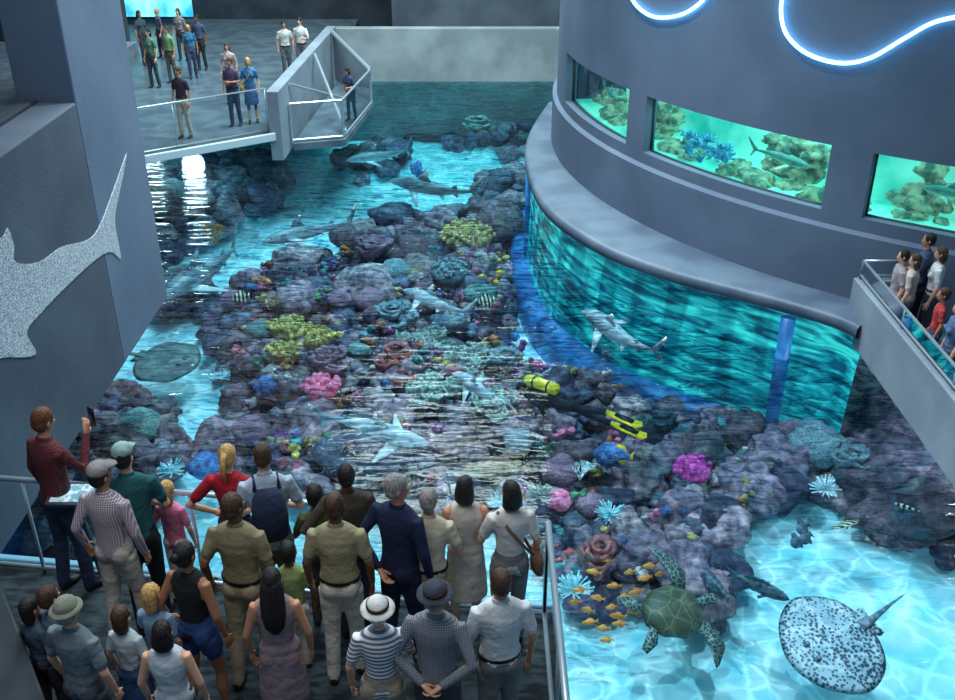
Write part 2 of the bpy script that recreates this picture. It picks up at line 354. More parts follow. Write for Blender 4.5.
branch('branching_coral',580,480,.3,c_white); branch('branching_coral',270,310,.35,c_brn); branch('branching_coral',640,430,.3,c_teal); branch('branching_coral',525,400,.3,c_grn); branch('branching_coral',545,415,.4,mat('green_coral',C(40,110,85),C(90,170,115),scale=10)); branch('branching_coral',355,455,.3,c_mauve)
plates('plate_coral',400,320,.5,c_grey); plates('plate_coral',330,365,.4,c_mauve); plates('plate_coral',500,360,.45,c_grey); plates('plate_coral',395,365,.4,c_red); plates('plate_coral',380,250,.6,c_mauve); plates('plate_coral',850,460,.4,c_grey); plates('plate_coral',600,560,.3,c_red); plates('plate_coral',480,128,.7,c_grn,z=-3.3)
# ---------------------------------------------------------------- water
def watermat():
    m=bpy.data.materials.new('water'); m.use_nodes=True; nt=m.node_tree;N=nt.nodes;K=nt.links;N.clear()
    o=N.new('ShaderNodeOutputMaterial'); g=N.new('ShaderNodeNewGeometry')
    mp=N.new('ShaderNodeMapping'); mp.inputs['Scale'].default_value=(.7,3.0,1); K.new(g.outputs['Position'],mp.inputs['Vector'])
    n=N.new('ShaderNodeTexNoise'); n.inputs['Scale'].default_value=1.5; n.inputs['Detail'].default_value=3; n.inputs['Distortion'].default_value=.8; K.new(mp.outputs[0],n.inputs['Vector'])
    bp=N.new('ShaderNodeBump'); bp.inputs['Strength'].default_value=.35; bp.inputs['Distance'].default_value=.1; K.new(n.outputs['Fac'],bp.inputs['Height'])
    r=N.new('ShaderNodeValToRGB'); r.color_ramp.elements[0].position=.47; r.color_ramp.elements[0].color=(1,1,1,1); r.color_ramp.elements[1].position=.525; r.color_ramp.elements[1].color=(.1,.19,.27,1)  # dark ripple streaks painted into the transparent tint, standing in for refraction
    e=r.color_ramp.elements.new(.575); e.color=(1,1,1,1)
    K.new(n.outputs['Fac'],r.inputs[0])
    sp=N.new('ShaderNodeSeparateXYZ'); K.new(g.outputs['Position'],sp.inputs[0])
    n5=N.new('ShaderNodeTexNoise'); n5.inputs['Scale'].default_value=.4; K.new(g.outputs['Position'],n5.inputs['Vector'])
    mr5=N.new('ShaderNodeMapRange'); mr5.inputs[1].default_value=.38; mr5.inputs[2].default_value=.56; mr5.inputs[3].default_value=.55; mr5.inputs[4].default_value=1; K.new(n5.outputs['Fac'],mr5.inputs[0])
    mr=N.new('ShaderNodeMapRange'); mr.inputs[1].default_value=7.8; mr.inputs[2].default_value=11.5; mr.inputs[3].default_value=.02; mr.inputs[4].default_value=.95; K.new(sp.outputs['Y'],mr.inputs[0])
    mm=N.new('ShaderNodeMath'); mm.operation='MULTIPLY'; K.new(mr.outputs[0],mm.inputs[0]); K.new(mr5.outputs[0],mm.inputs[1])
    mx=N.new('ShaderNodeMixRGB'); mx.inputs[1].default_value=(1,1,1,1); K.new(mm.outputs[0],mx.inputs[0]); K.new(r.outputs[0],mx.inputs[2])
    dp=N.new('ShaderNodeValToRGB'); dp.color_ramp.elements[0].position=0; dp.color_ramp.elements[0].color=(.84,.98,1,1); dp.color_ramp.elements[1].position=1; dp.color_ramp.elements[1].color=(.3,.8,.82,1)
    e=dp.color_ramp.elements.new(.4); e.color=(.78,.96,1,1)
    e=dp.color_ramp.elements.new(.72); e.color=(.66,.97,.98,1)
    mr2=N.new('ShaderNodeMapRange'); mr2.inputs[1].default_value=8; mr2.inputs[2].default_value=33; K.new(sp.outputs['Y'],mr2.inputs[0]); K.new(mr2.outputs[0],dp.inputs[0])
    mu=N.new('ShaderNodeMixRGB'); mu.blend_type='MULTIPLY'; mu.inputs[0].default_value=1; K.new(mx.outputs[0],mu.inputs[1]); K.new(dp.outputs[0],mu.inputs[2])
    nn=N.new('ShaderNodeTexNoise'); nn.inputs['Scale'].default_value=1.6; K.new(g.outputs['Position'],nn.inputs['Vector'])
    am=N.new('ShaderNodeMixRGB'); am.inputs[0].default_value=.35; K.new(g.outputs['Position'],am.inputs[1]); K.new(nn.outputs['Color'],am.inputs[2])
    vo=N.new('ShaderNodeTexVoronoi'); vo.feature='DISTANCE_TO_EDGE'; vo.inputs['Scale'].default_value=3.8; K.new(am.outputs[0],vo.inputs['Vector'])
    vr=N.new('ShaderNodeValToRGB'); vr.color_ramp.elements[0].position=0; vr.color_ramp.elements[0].color=(1,1,1,1); vr.color_ramp.elements[1].position=.1; vr.color_ramp.elements[1].color=(.64,.74,.79,1); K.new(vo.outputs['Distance'],vr.inputs[0])  # caustic light net painted into the water tint
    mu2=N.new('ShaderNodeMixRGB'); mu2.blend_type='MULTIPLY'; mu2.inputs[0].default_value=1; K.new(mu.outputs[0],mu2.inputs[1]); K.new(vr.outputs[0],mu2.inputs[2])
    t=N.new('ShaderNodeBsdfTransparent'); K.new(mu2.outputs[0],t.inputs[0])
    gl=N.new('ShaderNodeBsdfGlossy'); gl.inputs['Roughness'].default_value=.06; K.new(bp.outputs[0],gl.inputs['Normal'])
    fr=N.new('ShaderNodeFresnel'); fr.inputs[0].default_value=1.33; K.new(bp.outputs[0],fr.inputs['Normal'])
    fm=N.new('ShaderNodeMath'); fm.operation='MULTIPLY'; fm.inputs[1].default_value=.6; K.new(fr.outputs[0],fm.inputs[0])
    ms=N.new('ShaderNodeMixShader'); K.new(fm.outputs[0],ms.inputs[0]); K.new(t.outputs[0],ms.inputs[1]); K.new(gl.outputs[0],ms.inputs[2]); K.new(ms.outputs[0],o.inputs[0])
    return m
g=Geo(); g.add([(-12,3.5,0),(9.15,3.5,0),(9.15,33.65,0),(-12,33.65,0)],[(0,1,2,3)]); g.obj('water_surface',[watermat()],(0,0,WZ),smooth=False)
# ---------------------------------------------------------------- rotunda
def cyl_strip(g,r,a0,a1,z0,z1,m=0,n=None,r2=None):
    n=n or max(4,int(abs(a1-a0)/1.5)); V=[];Fc=[]
    for i in range(n+1):
        a=radians(a0+(a1-a0)*i/n)
        V.append((RC[0]+r*cos(a),RC[1]+r*sin(a),z0)); V.append((RC[0]+(r2 or r)*cos(a),RC[1]+(r2 or r)*sin(a),z1))
    for i in range(n): Fc.append((2*i,2*i+2,2*i+3,2*i+1))
    g.add(V,Fc,m)
wins=[(cyl_ang(566,76),cyl_ang(628,112)),(cyl_ang(645,123),cyl_ang(827,173)),(cyl_ang(868,184),cyl_ang(868,184)+22)]; wz0,wz1=.3,1.33
g=Geo(); r=RR; A0,A1=130,290
cyl_strip(g,r,A0,A1,wz1,9); cyl_strip(g,r,A0,A1,-1.1,wz0)
prev=A0
for a0,a1 in wins: cyl_strip(g,r,prev,a0,wz0,wz1); prev=a1
cyl_strip(g,r,prev,A1,wz0,wz1)
cyl_strip(g,r+.1,A0,A1,-1.05,.05); cyl_strip(g,r+.1,A0,A1,.05,.09,r2=r)
for a0,a1 in wins:
    cyl_strip(g,r,a0,a1,wz0,wz0,r2=r-.25); cyl_strip(g,r,a0,a1,wz1,wz1,r2=r-.25)
    for a in (a0,a1):
        c_,s_=cos(radians(a)),sin(radians(a))
        g.add([(RC[0]+q*c_,RC[1]+q*s_,z) for q,z in ((r,wz0),(r-.25,wz0),(r-.25,wz1),(r,wz1))],[(0,1,2,3)])
g.obj('wall_rotunda',[concrete],smooth=True)
teal_back=mat('aquarium_water_backdrop',C(25,165,155),C(120,235,215),scale=.9,rough=.6,es=.85,ramp=(.35,.7))  # back surface glows in place of lit tank water
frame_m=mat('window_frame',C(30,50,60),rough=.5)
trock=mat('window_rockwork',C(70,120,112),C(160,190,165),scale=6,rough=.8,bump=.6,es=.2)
for k,(a0,a1) in enumerate(wins):
    g=Geo(); cyl_strip(g,r-.22,a0,a1,wz0,wz1,0)
    for z in (wz0,wz1): g.tube([(RC[0]+(r-.18)*cos(radians(a0+(a1-a0)*i/14)),RC[1]+(r-.18)*sin(radians(a0+(a1-a0)*i/14)),z) for i in range(15)],.03,n=6,m=1)
    for a in (a0,a1): g.tube([(RC[0]+(r-.18)*cos(radians(a)),RC[1]+(r-.18)*sin(radians(a)),z) for z in (wz0,wz1)],.03,n=6,m=1)
    g.obj('window_%d'%(k+1),[aglass,frame_m])
W0,W1=wins[0][0]-4,wins[2][1]+4
g=Geo(); cyl_strip(g,r-1.5,W0,W1,-.3,2.6,0); cyl_strip(g,r-.25,W0,W1,2.6,2.6,r2=r-1.5); cyl_strip(g,r-.25,W0,W1,wz0-.15,wz0-.15,r2=r-1.5)
g.obj('wall_gallery_tank_back',[teal_back])
g=Geo()
for i in range(90):
    a=radians(rng.uniform(W0,W1)); q=r-rng.uniform(.7,1.3); s=rng.uniform(.08,.2); back=(q<r-1.1)
    v=variants_s[rng.integers(10)]*np.array([s*1.3,s*1.3,s*rng.uniform(.5,.8)])+np.array([RC[0]+q*cos(a),RC[1]+q*sin(a),(.2+rng.uniform(0,.2) if back else .18)])
    g.add([tuple(p) for p in v],[tuple(f) for f in IFs])
for wi,f0,f1 in ((1,.5,.85),(2,.1,.6),(0,.3,.9)):
    a0,a1=wins[wi]
    for i in range(16):
        a=radians(a0+(a1-a0)*rng.uniform(f0,f1)); q=r-1.3; s=rng.uniform(.12,.22)
        v=variants_s[rng.integers(10)]*np.array([s*1.2,s*1.2,s*.7])+np.array([RC[0]+q*cos(a),RC[1]+q*sin(a),rng.uniform(.3,.85)])
        g.add([tuple(p) for p in v],[tuple(f) for f in IFs])
g.obj('gallery_tank_rockwork',[trock])
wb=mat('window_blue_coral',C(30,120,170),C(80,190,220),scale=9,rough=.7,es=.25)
g=Geo()
for i in range(44):
    a0,a1=wins[1]; a=radians(a0+(a1-a0)*rng.uniform(.12,.42)); q=r-rng.uniform(.4,.7); z=.3+rng.uniform(0,.45); c0=Vector((RC[0]+q*cos(a),RC[1]+q*sin(a),z))
    for k in range(5): d=Vector((rng.uniform(-1,1),rng.uniform(-1,1),rng.uniform(0,1))).normalized(); g.tube([c0,c0+d*.13],[.03,.015],n=5)
g.obj('branching_coral',[wb])
neon=mat('neon_tube',(.45,.8,1,1),es=9,emis=(.18,.6,1,1))
def smooth_path(P,n=10):
    out=[]
    for i in range(len(P)-1):
        p0=P[max(i-1,0)];p1=P[i];p2=P[i+1];p3=P[min(i+2,len(P)-1)]
        for k in range(n):
            t=k/n; out.append(.5*((2*p1)+(-p0+p2)*t+(2*p0-5*p1+4*p2-p3)*t*t+(-p0+3*p1-3*p2+p3)*t**3))
    out.append(P[-1]); return out
for pts in ([(625,-14),(637,6),(655,17),(680,15),(700,3),(712,-14)],[(786,-20),(781,10),(787,35),(808,54),(840,63),(870,58),(905,38),(935,22),(975,14)]):
    g=Geo(); P=smooth_path([at_cyl(x,y,RR+.06) for x,y in pts]); g.tube(P,.028,n=8); g.obj('neon_light_tube',[neon])
outer=[Vector(p) for p in [(1.9,27,0),(1.25,24,0),(1.08,21.6,0),(1.33,18.8,0),(2.19,16.75,0),(3.2,15.6,0),(4.2,14.85,0),(4.93,14.3,0),(5.5,13.8,0),(5.72,13.45,0)]]
OP=smooth_path(outer,8); nO=len(OP)
def inn(i,rr): a=radians(155+(233.5-155)*i/(nO-1)); return Vector((RC[0]+rr*cos(a),RC[1]+rr*sin(a),0))
def offs(i,d):
    t=(OP[min(i+1,nO-1)]-OP[max(i-1,0)]).normalized(); nrm=Vector((-t.y,t.x,0))
    return OP[i]+nrm*d
g=Geo(); V=[];Fc=[]
prof=[(.0,-1.2),(-.0,-1.06),(.04,-1.01),(.1,-1.0)]
for i in range(nO):
    V.append(inn(i,RR-.1)+Vector((0,0,-1.3)))
    V.append(offs(i,.25)+Vector((0,0,-1.3)))
    for d,z in prof: V.append(offs(i,d)+Vector((0,0,z)))
    V.append(inn(i,RR-.1)+Vector((0,0,-1.0)))
k=7
for i in range(nO-1):
    for j in range(k-1): Fc.append((i*k+j,(i+1)*k+j,(i+1)*k+j+1,i*k+j+1))
g.add(V,Fc); g.obj('rotunda_ledge',[mat('ledge_concrete',C(72,88,108),C(92,108,126),scale=1.2,rough=.5,bump=.06,bscale=24)])
def acrylic():
    m=bpy.data.materials.new('underwater_acrylic'); m.use_nodes=True; nt=m.node_tree;N=nt.nodes;K=nt.links;b=N['Principled BSDF']
    tc=N.new('ShaderNodeTexCoord'); mp=N.new('ShaderNodeMapping'); mp.inputs['Scale'].default_value=(.7,.7,4.2); K.new(tc.outputs['Object'],mp.inputs[0])
    n=N.new('ShaderNodeTexNoise'); n.inputs['Scale'].default_value=1.7; n.inputs['Detail'].default_value=4; n.inputs['Distortion'].default_value=.8; K.new(mp.outputs[0],n.inputs['Vector'])
    r=N.new('ShaderNodeValToRGB'); r.color_ramp.elements[0].position=.38; r.color_ramp.elements[0].color=C(4,70,92); r.color_ramp.elements[1].position=.64; r.color_ramp.elements[1].color=C(50,205,200); e=r.color_ramp.elements.new(.5); e.color=C(14,136,148)  # light and dark water ripples painted into the acrylic colour
    K.new(n.outputs['Fac'],r.inputs[0])
    mp2=N.new('ShaderNodeMapping'); mp2.inputs['Scale'].default_value=(1,1,.12); K.new(tc.outputs['Object'],mp2.inputs[0])
    n2=N.new('ShaderNodeTexNoise'); n2.inputs['Scale'].default_value=1.7; n2.inputs['Detail'].default_value=2; K.new(mp2.outputs[0],n2.inputs['Vector'])
    r2=N.new('ShaderNodeValToRGB'); r2.color_ramp.elements[0].position=.44; r2.color_ramp.elements[0].color=(.4,.52,.6,1); r2.color_ramp.elements[1].position=.52; r2.color_ramp.elements[1].color=(1,1,1,1); K.new(n2.outputs['Fac'],r2.inputs[0])
    mu=N.new('ShaderNodeMixRGB'); mu.blend_type='MULTIPLY'; mu.inputs[0].default_value=1; K.new(r.outputs[0],mu.inputs[1]); K.new(r2.outputs[0],mu.inputs[2])
    K.new(mu.outputs[0],b.inputs['Base Color']); K.new(mu.outputs[0],b.inputs['Emission Color']); b.inputs['Emission Strength'].default_value=.75; b.inputs['Roughness'].default_value=.2  # acrylic glows, standing in for a lit interior behind it
    return m
g=Geo(); V=[];Fc=[]
lv=[(.2,-1.3),(.12,-2.2),(.05,-3.35)]
for i in range(nO):
    for d,z in lv: V.append(offs(i,d)+Vector((0,0,z)))
for i in range(nO-1):
    for j in range(2): Fc.append((i*3+j,i*3+j+1,(i+1)*3+j+1,(i+1)*3+j))
g.add(V,Fc,0)
V=[];Fc=[]; lv=[(.06,-3.25),(-.2,-3.28),(-.28,-3.4),(-.28,-3.7),(-.2,-4.4)]
for i in range(nO):
    for d,z in lv: V.append(offs(i,d)+Vector((0,0,z)))
for i in range(nO-1):
    for j in range(4): Fc.append((i*5+j,i*5+j+1,(i+1)*5+j+1,(i+1)*5+j))
g.add(V,Fc,1)
for i in (16,56):
    p=offs(i,.06); g.tube([(p.x,p.y,-1.3),(p.x,p.y,-3.4)],.12 if i>40 else .06,n=10,m=1)
g.obj('window_4',[acrylic(),mat('blue_window_frame',C(24,84,145),C(52,128,190),scale=2,rough=.4,es=.3)])
# ---------------------------------------------------------------- left slab, pillar, upper floor
boxobj('wall_left_mural',-5.3,-4.8,4.5,11.94,-.8,2.75,concrete_dk)
boxobj('wall_left_pillar',-5.5,-4.8,11.94,14.07,-.8,8,concrete)
boxobj('floor_upper_level',-10,-5.3,4.5,16,2.4,2.68,mat('upper_carpet',C(70,84,96),C(92,106,118),scale=6,rough=.95),bevel=0)
boxobj('trim_1',-5.55,-5.25,4.5,11.94,2.68,2.8,darkwall)
boxobj('wall_upper_left',-14,-5.5,16,16.3,2.4,9,darkwall,bevel=0)
boxobj('wall_tank_left',-6.8,-6.5,3.5,13.6,-4.4,-.8,mat('blue_tank_wall',C(22,50,95),C(38,80,140),scale=2,rough=.4))
P0=[(127,153),(124,172),(118,200),(115,222),(121,258),(112,252),(98,258),(70,283),(42,312),(27,332),(36,354),(8,357),(-25,350),(-25,240),(2,238),(8,228),(14,245),(16,262),(40,262),(62,247),(88,240),(100,226),(112,195)]
pts=[at_x(x,y,-4.79) for x,y in P0]; pts=smooth_path(pts+[pts[0]],4)[:-1]; c0=sum(pts,Vector())/len(pts); nP=len(pts)
g=Geo(); g.add([p-c0 for p in pts]+[p-c0-Vector((.02,0,0)) for p in pts],[tuple(range(nP))]+[(i,(i+1)%nP,(i+1)%nP+nP,i+nP) for i in range(nP)])
g.obj('shark_wall_mural',[mat('silver_mosaic',C(212,220,228),C(112,124,136),scale=70,rough=.4,tex='voronoi',ramp=(.3,.62),es=.08)],c0,smooth=False)
# ---------------------------------------------------------------- far end
boxobj('wall_far_parapet',-4.9,3.2,33.7,34.1,-4.4,-.3,mat('far_concrete',C(118,126,132),C(142,150,156),scale=.8,rough=.8))
boxobj('wall_back',-22,6,41,41.3,-2,12,darkwall,bevel=0)
boxobj('wall_far_side',-3.0,6,36.5,37,-2,12,mat('far_wall',C(58,68,82),C(78,88,100),scale=.6,rough=.8),bevel=0)
eA=at_z(148,155,-1.25); eB=at_z(272,133,-1.25)
def extr(name,pts,z0,z1,m,bevel=.02):
    g=Geo(); k=len(pts); c=sum((Vector((p[0],p[1],0)) for p in pts),Vector())/k; c.z=(z0+z1)/2
    V=[(p[0]-c.x,p[1]-c.y,z0-c.z) for p in pts]+[(p[0]-c.x,p[1]-c.y,z1-c.z) for p in pts]
    g.add(V,[tuple(reversed(range(k))),tuple(range(k,2*k))]+[(i,(i+1)%k,(i+1)%k+k,i+k) for i in range(k)])
    return g.obj(name,[m],c,smooth=False,bevel=bevel)
dl=(eA-eB).normalized(); eL=eA+dl*4
extr('floor_far_lobby',[(eL.x,eL.y),(eB.x,eB.y),(-4.7,33.7),(-4.7,41),(-20,41),(-20,eL.y)],-1.4,-1.25,floor2_m)
extr('trim_2',[(eL.x,eL.y-.12),(eB.x+.1,eB.y-.12),(eB.x+.1,eB.y-.01),(eL.x,eL.y-.01)],-1.42,-1.22,white_m)
boxobj('wall_tank_far_left',-12.3,-4.95,33.7,34,-4.4,-1.45,darkwall)
extr('wall_lobby_parapet',[(eB.x-.05,eB.y-.05),(eB.x+.25,eB.y-.05),(-4.6,33.6),(-4.9,33.6)],-1.95,-.2,concrete_lt)
extr('floor_landing',[(eB.x+.35,25.6),(-3.5,26.0),(-3.1,29.7),(-4.5,32.5)],-1.95,-1.75,floor2_m)
g=Geo()
lp=[(-4.85,25.7),(-3.55,26.1),(-3.15,29.7)]
for i in range(2):
    a=Vector((*lp[i],-1.7)); b=Vector((*lp[i+1],-1.7)); up=Vector((0,0,.95))
    g.add([a,b,b+up,a+up],[(0,1,2,3)],0); g.tube([a+up,b+up],.035,n=6,m=1); g.tube([a,b],.035,n=6,m=1)
for p in lp: g.tube([(p[0],p[1],-1.75),(p[0],p[1],-.75)],.035,n=6,m=1)
a=Vector((-4.6,32.6,-.2)); b=Vector((-3.15,29.7,-.75)); g.tube([a,b],.07,n=8,m=1); g.add([a,b,Vector((b.x,b.y,-1.7)),Vector((a.x,a.y,-1.7))],[(0,1,2,3)],0)
g.tube([(-4.85,26,-.3),(-3.5,29,-1.5)],.04,n=6,m=1); g.tube([(-4.7,29.5,-.25),(-3.5,26.2,-1.6)],.04,n=6,m=1)
g.obj('landing_glass_railing',[glass_m,metal_m],smooth=False)
def railing(name,pts,z,h,every=1.4,r=.03,top=metal_m):
    g=Geo()
    for i in range(len(pts)-1):
        a=Vector((*pts[i],z)); b=Vector((*pts[i+1],z)); L=(b-a).length; n=max(1,round(L/every)); up=Vector((0,0,h))
        g.tube([a+up,b+up],r,n=8,m=1); g.tube([a+Vector((0,0,.06)),b+Vector((0,0,.06))],r*.9,n=6,m=1)
        for k in range(n+1):
            p=a+(b-a)*k/n; g.tube([p,p+up],r*.7,n=6,m=1)
        g.add([a+Vector((0,0,.1)),b+Vector((0,0,.1)),b+up*.95,a+up*.95],[(0,1,2,3)],0)
    return g.obj(name,[glass_m,top])
railing('lobby_glass_railing',[(eL.x,eL.y+.05),(eB.x-.1,eB.y+.05)],-1.25,1.1,every=2.4,r=.022)
g=Geo(); g.box(-1.3,1.3,-.04,.04,-1.2,1.5,0); 
g.obj('aquarium_video_wall',[mat('screen_turquoise',C(30,150,190),C(140,235,235),scale=1.1,es=1.3,ramp=(.35,.65))],(-12.1,39.5,.3),smooth=False)
# ---------------------------------------------------------------- right balcony
boxobj('wall_right_parapet',5.8,5.95,3,14.15,-1.45,-.5,concrete_lt)
boxobj('wall_right_parapet_end',5.95,6.6,14.0,14.15,-1.45,-.5,concrete_lt)
boxobj('floor_right_balcony',5.95,9.5,3,14.0,-1.45,-1.25,floor2_m)
boxobj('wall_tank_right',9.2,9.4,3.5,13.5,-4.4,-1.45,concrete_dk)
railing('balcony_handrail',[(5.88,4),(5.88,14.08),(6.6,14.08)],-.5,.3,every=1.8,r=.022)
# ---------------------------------------------------------------- near platform
ra=at_z(548,522,PZ+1.05); rb=at_z(0,478,PZ+1.05); dr=(rb-ra).normalized(); rl=ra+dr*6.2
extr('floor_platform',[(ra.x+.06,1.2),(ra.x+.06,ra.y+.06),(rl.x,rl.y+.06),(rl.x,1.2)],PZ-.3,PZ,floor_m)
extr('trim_3',[(ra.x+.07,1.2),(ra.x+.15,1.2),(ra.x+.15,ra.y+.14),(rl.x,rl.y+.14),(rl.x,rl.y+.07),(ra.x+.07,ra.y+.07)],PZ-.3,PZ+.06,mat('edge_trim',C(120,170,195),rough=.4))
railing('platform_glass_railing',[(rl.x,rl.y),(ra.x,ra.y),(ra.x,1.3)],PZ,1.05,every=1.4,r=.026)
g=Geo(); g.box(-.2,.2,-.13,.13,-.015,.015,0); g.box(-.17,.17,-.1,.1,.015,.018,1); g.tube([(0,0,0),(0,-.02,-1.1)],.03,n=8,m=0)
ps=at_z(78,486,PZ+1.1); g.obj('information_sign',[mat('sign_dark',C(60,80,95),rough=.5),mat('sign_face',C(210,230,235),C(120,170,190),scale=20,es=.3,ramp=(.45,.55))],ps+Vector((0,-.12,0)),(radians(12),0,0),smooth=False)
g=Geo(); a=at_z(-30,500,PZ+.9); b=at_z(52,716,PZ+.9)
g.add([a,b,b+Vector((-.6,-.2,0)),a+Vector((-.6,-.2,0))]+[q+Vector((0,0,-.9)) for q in (a,b,b+Vector((-.6,-.2,0)),a+Vector((-.6,-.2,0)))],[(0,1,2,3),(7,6,5,4),(0,4,5,1),(1,5,6,2),(2,6,7,3),(3,7,4,0)])
g.obj('wall_stair_parapet',[mat('stair_dark',C(26,34,44),C(36,46,58),scale=2,rough=.6)],smooth=False,bevel=.02)
# ---------------------------------------------------------------- animals
def zmat(name,top,bot,z0,z1,es=0):
    if name in MATS: return MATS[name]
    m=bpy.data.materials.new(name); m.use_nodes=True; nt=m.node_tree;N=nt.nodes;K=nt.links;b=N['Principled BSDF']
    tc=N.new('ShaderNodeTexCoord'); sp=N.new('ShaderNodeSeparateXYZ'); K.new(tc.outputs['Object'],sp.inputs[0])
    mr=N.new('ShaderNodeMapRange'); mr.inputs[1].default_value=z0; mr.inputs[2].default_value=z1; K.new(sp.outputs['Z'],mr.inputs[0])
    n=N.new('ShaderNodeTexNoise'); n.inputs['Scale'].default_value=6; n.inputs['Detail'].default_value=5; K.new(tc.outputs['Object'],n.inputs['Vector'])
    r=N.new('ShaderNodeValToRGB'); r.color_ramp.elements[0].position=.35; r.color_ramp.elements[1].position=.65
    r.color_ramp.elements[0].color=tuple(x*.75 for x in top[:3])+(1,); r.color_ramp.elements[1].color=top; K.new(n.outputs['Fac'],r.inputs[0])
    mx=N.new('ShaderNodeMixRGB'); mx.inputs[1].default_value=bot; K.new(mr.outputs[0],mx.inputs[0]); K.new(r.outputs[0],mx.inputs[2]); K.new(mx.outputs[0],b.inputs['Base Color'])
    b.inputs['Roughness'].default_value=.4
    MATS[name]=m; return m
shk=zmat('shark_skin',C(206,218,226),C(250,252,253),-.04,.06)
shk2=zmat('shark_skin_dark',C(130,152,164),C(205,220,226),-.04,.05)
black_m=mat('black_detail',C(12,14,18),rough=.4)
def shark(name,hx,hy,tx,ty,z,m=shk,bend=.05,phase=0,tip=None,mw=None,Lf=None,roll=0):
    g=Geo()
    S=[(.5,.008,.006,-.005),(.475,.026,.018,-.004),(.43,.043,.034,-.003),(.36,.06,.054,0),(.27,.071,.068,0),(.16,.074,.076,0),(.04,.066,.07,0),(-.08,.051,.056,.003),(-.2,.034,.039,.008),(-.3,.02,.025,.012),(-.38,.013,.017,.016),(-.42,.01,.02,.02)]
    g.tube([(0,y,zc) for y,_,_,zc in S],[(w,h) for _,w,h,_ in S],n=16,ref=(0,0,1))
    g.fin([(0,.17,.065),(0,.12,.13),(0,.055,.185),(0,.035,.18),(0,.05,.11),(0,.015,.062)],(1,0,0),.008)
    g.fin([(0,-.2,.04),(0,-.24,.075),(0,-.265,.075),(0,-.26,.032)],(1,0,0),.005)
    g.fin([(0,-.21,-.02),(0,-.25,-.06),(0,-.27,-.06),(0,-.26,-.012)],(1,0,0),.005)
    for s in (-1,1):
        g.fin([(s*.05,.27,-.03),(s*.12,.22,-.05),(s*.23,.11,-.08),(s*.235,.085,-.082),(s*.14,.12,-.055),(s*.05,.16,-.035)],(0,0,1),.008)
        g.fin([(s*.03,-.07,-.035),(s*.085,-.13,-.05),(s*.08,-.145,-.05),(s*.025,-.13,-.03)],(0,0,1),.005)
        g.ell((s*.048,.41,.012),.007,n=6,m=1,seg=False)
        for k in range(4):
            y=.305-.016*k; g.fin([(s*.0685,y,.03),(s*.0705,y+.003,.03),(s*.0715,y+.001,-.02),(s*.0695,y-.002,-.02)],(0,1,0),.0015,m=1)
        if tip: g.fin([(s*.2,.135,-.0715),(s*.238,.108,-.082),(s*.24,.083,-.0825),(s*.2,.1,-.072)],(0,0,1),.006,m=2)
    g.fin([(0,-.39,.035),(0,-.45,.1),(0,-.53,.19),(0,-.535,.17),(0,-.48,.07),(0,-.445,.015),(0,-.475,-.04),(0,-.485,-.08),(0,-.465,-.08),(0,-.41,.0)],(1,0,0),.007)
    if tip:
        g.fin([(0,.085,.155),(0,.055,.188),(0,.033,.183),(0,.04,.15)],(1,0,0),.006,m=2)
        g.fin([(0,-.505,.145),(0,-.533,.195),(0,-.54,.17),(0,-.51,.12)],(1,0,0),.008,m=2)
    if mw is None:
        a=at_z(hx,hy,z); b=at_z(tx,ty,z); L=(a-b).length/1.03; c=(a+b)/2; yaw=atan2(-(a-b).x,(a-b).y)
        mw=Matrix.Translation(c)@Matrix.Rotation(yaw,4,'Z')@Matrix.Rotation(roll,4,'Y')
    else: L=Lf
    g.deform(lambda p: Vector(((p.x*1.1+bend*(sin((p.y-.1)*5+phase)-sin(phase-.5)))*L,p.y*L,p.z*L)))
    return g.obj(name,[m,black_m,tip or m],mw=mw)
wt=mat('white_fin_tip',C(245,248,250),rough=.5)
shark('whitetip_reef_shark',575,314,664,356,-2.3,bend=.05,tip=wt,roll=-.25)
shark('whitetip_reef_shark',432,438,316,418,-2.3,bend=.04,tip=wt,roll=.3)
shark('reef_shark',448,376,514,406,-2.3,bend=.05,roll=-.3)
shark('reef_shark',398,290,472,316,-2.3,bend=.05,roll=.2)
shark('reef_shark',386,183,482,194,-2.3,bend=.04,m=shk2,roll=-.2)
shark('reef_shark',260,242,354,222,-2.35,bend=.07,m=shk2,phase=1,roll=.3)
shark('reef_shark',347,162,412,150,-2.5,bend=.05,m=shk2)
shark('nurse_shark',165,300,240,246,-3.0,bend=.03,m=shk2)
for wi,fr_,z_,L_,fl in ((0,.5,.85,.9,1),(1,.72,.8,1.2,1),(2,.3,.78,1.1,-1)):
    a=radians(wins[wi][0]+(wins[wi][1]-wins[wi][0])*fr_); q=RR-.5; mwx=Matrix.Translation((RC[0]+q*cos(a),RC[1]+q*sin(a),z_))@Matrix.Rotation(a+(0 if fl>0 else pi),4,'Z')
    shark('gallery_shark',0,0,0,0,0,m=zmat('gallery_shark_skin',C(90,165,165),C(190,235,222),-.05,.02),mw=mwx,Lf=L_)
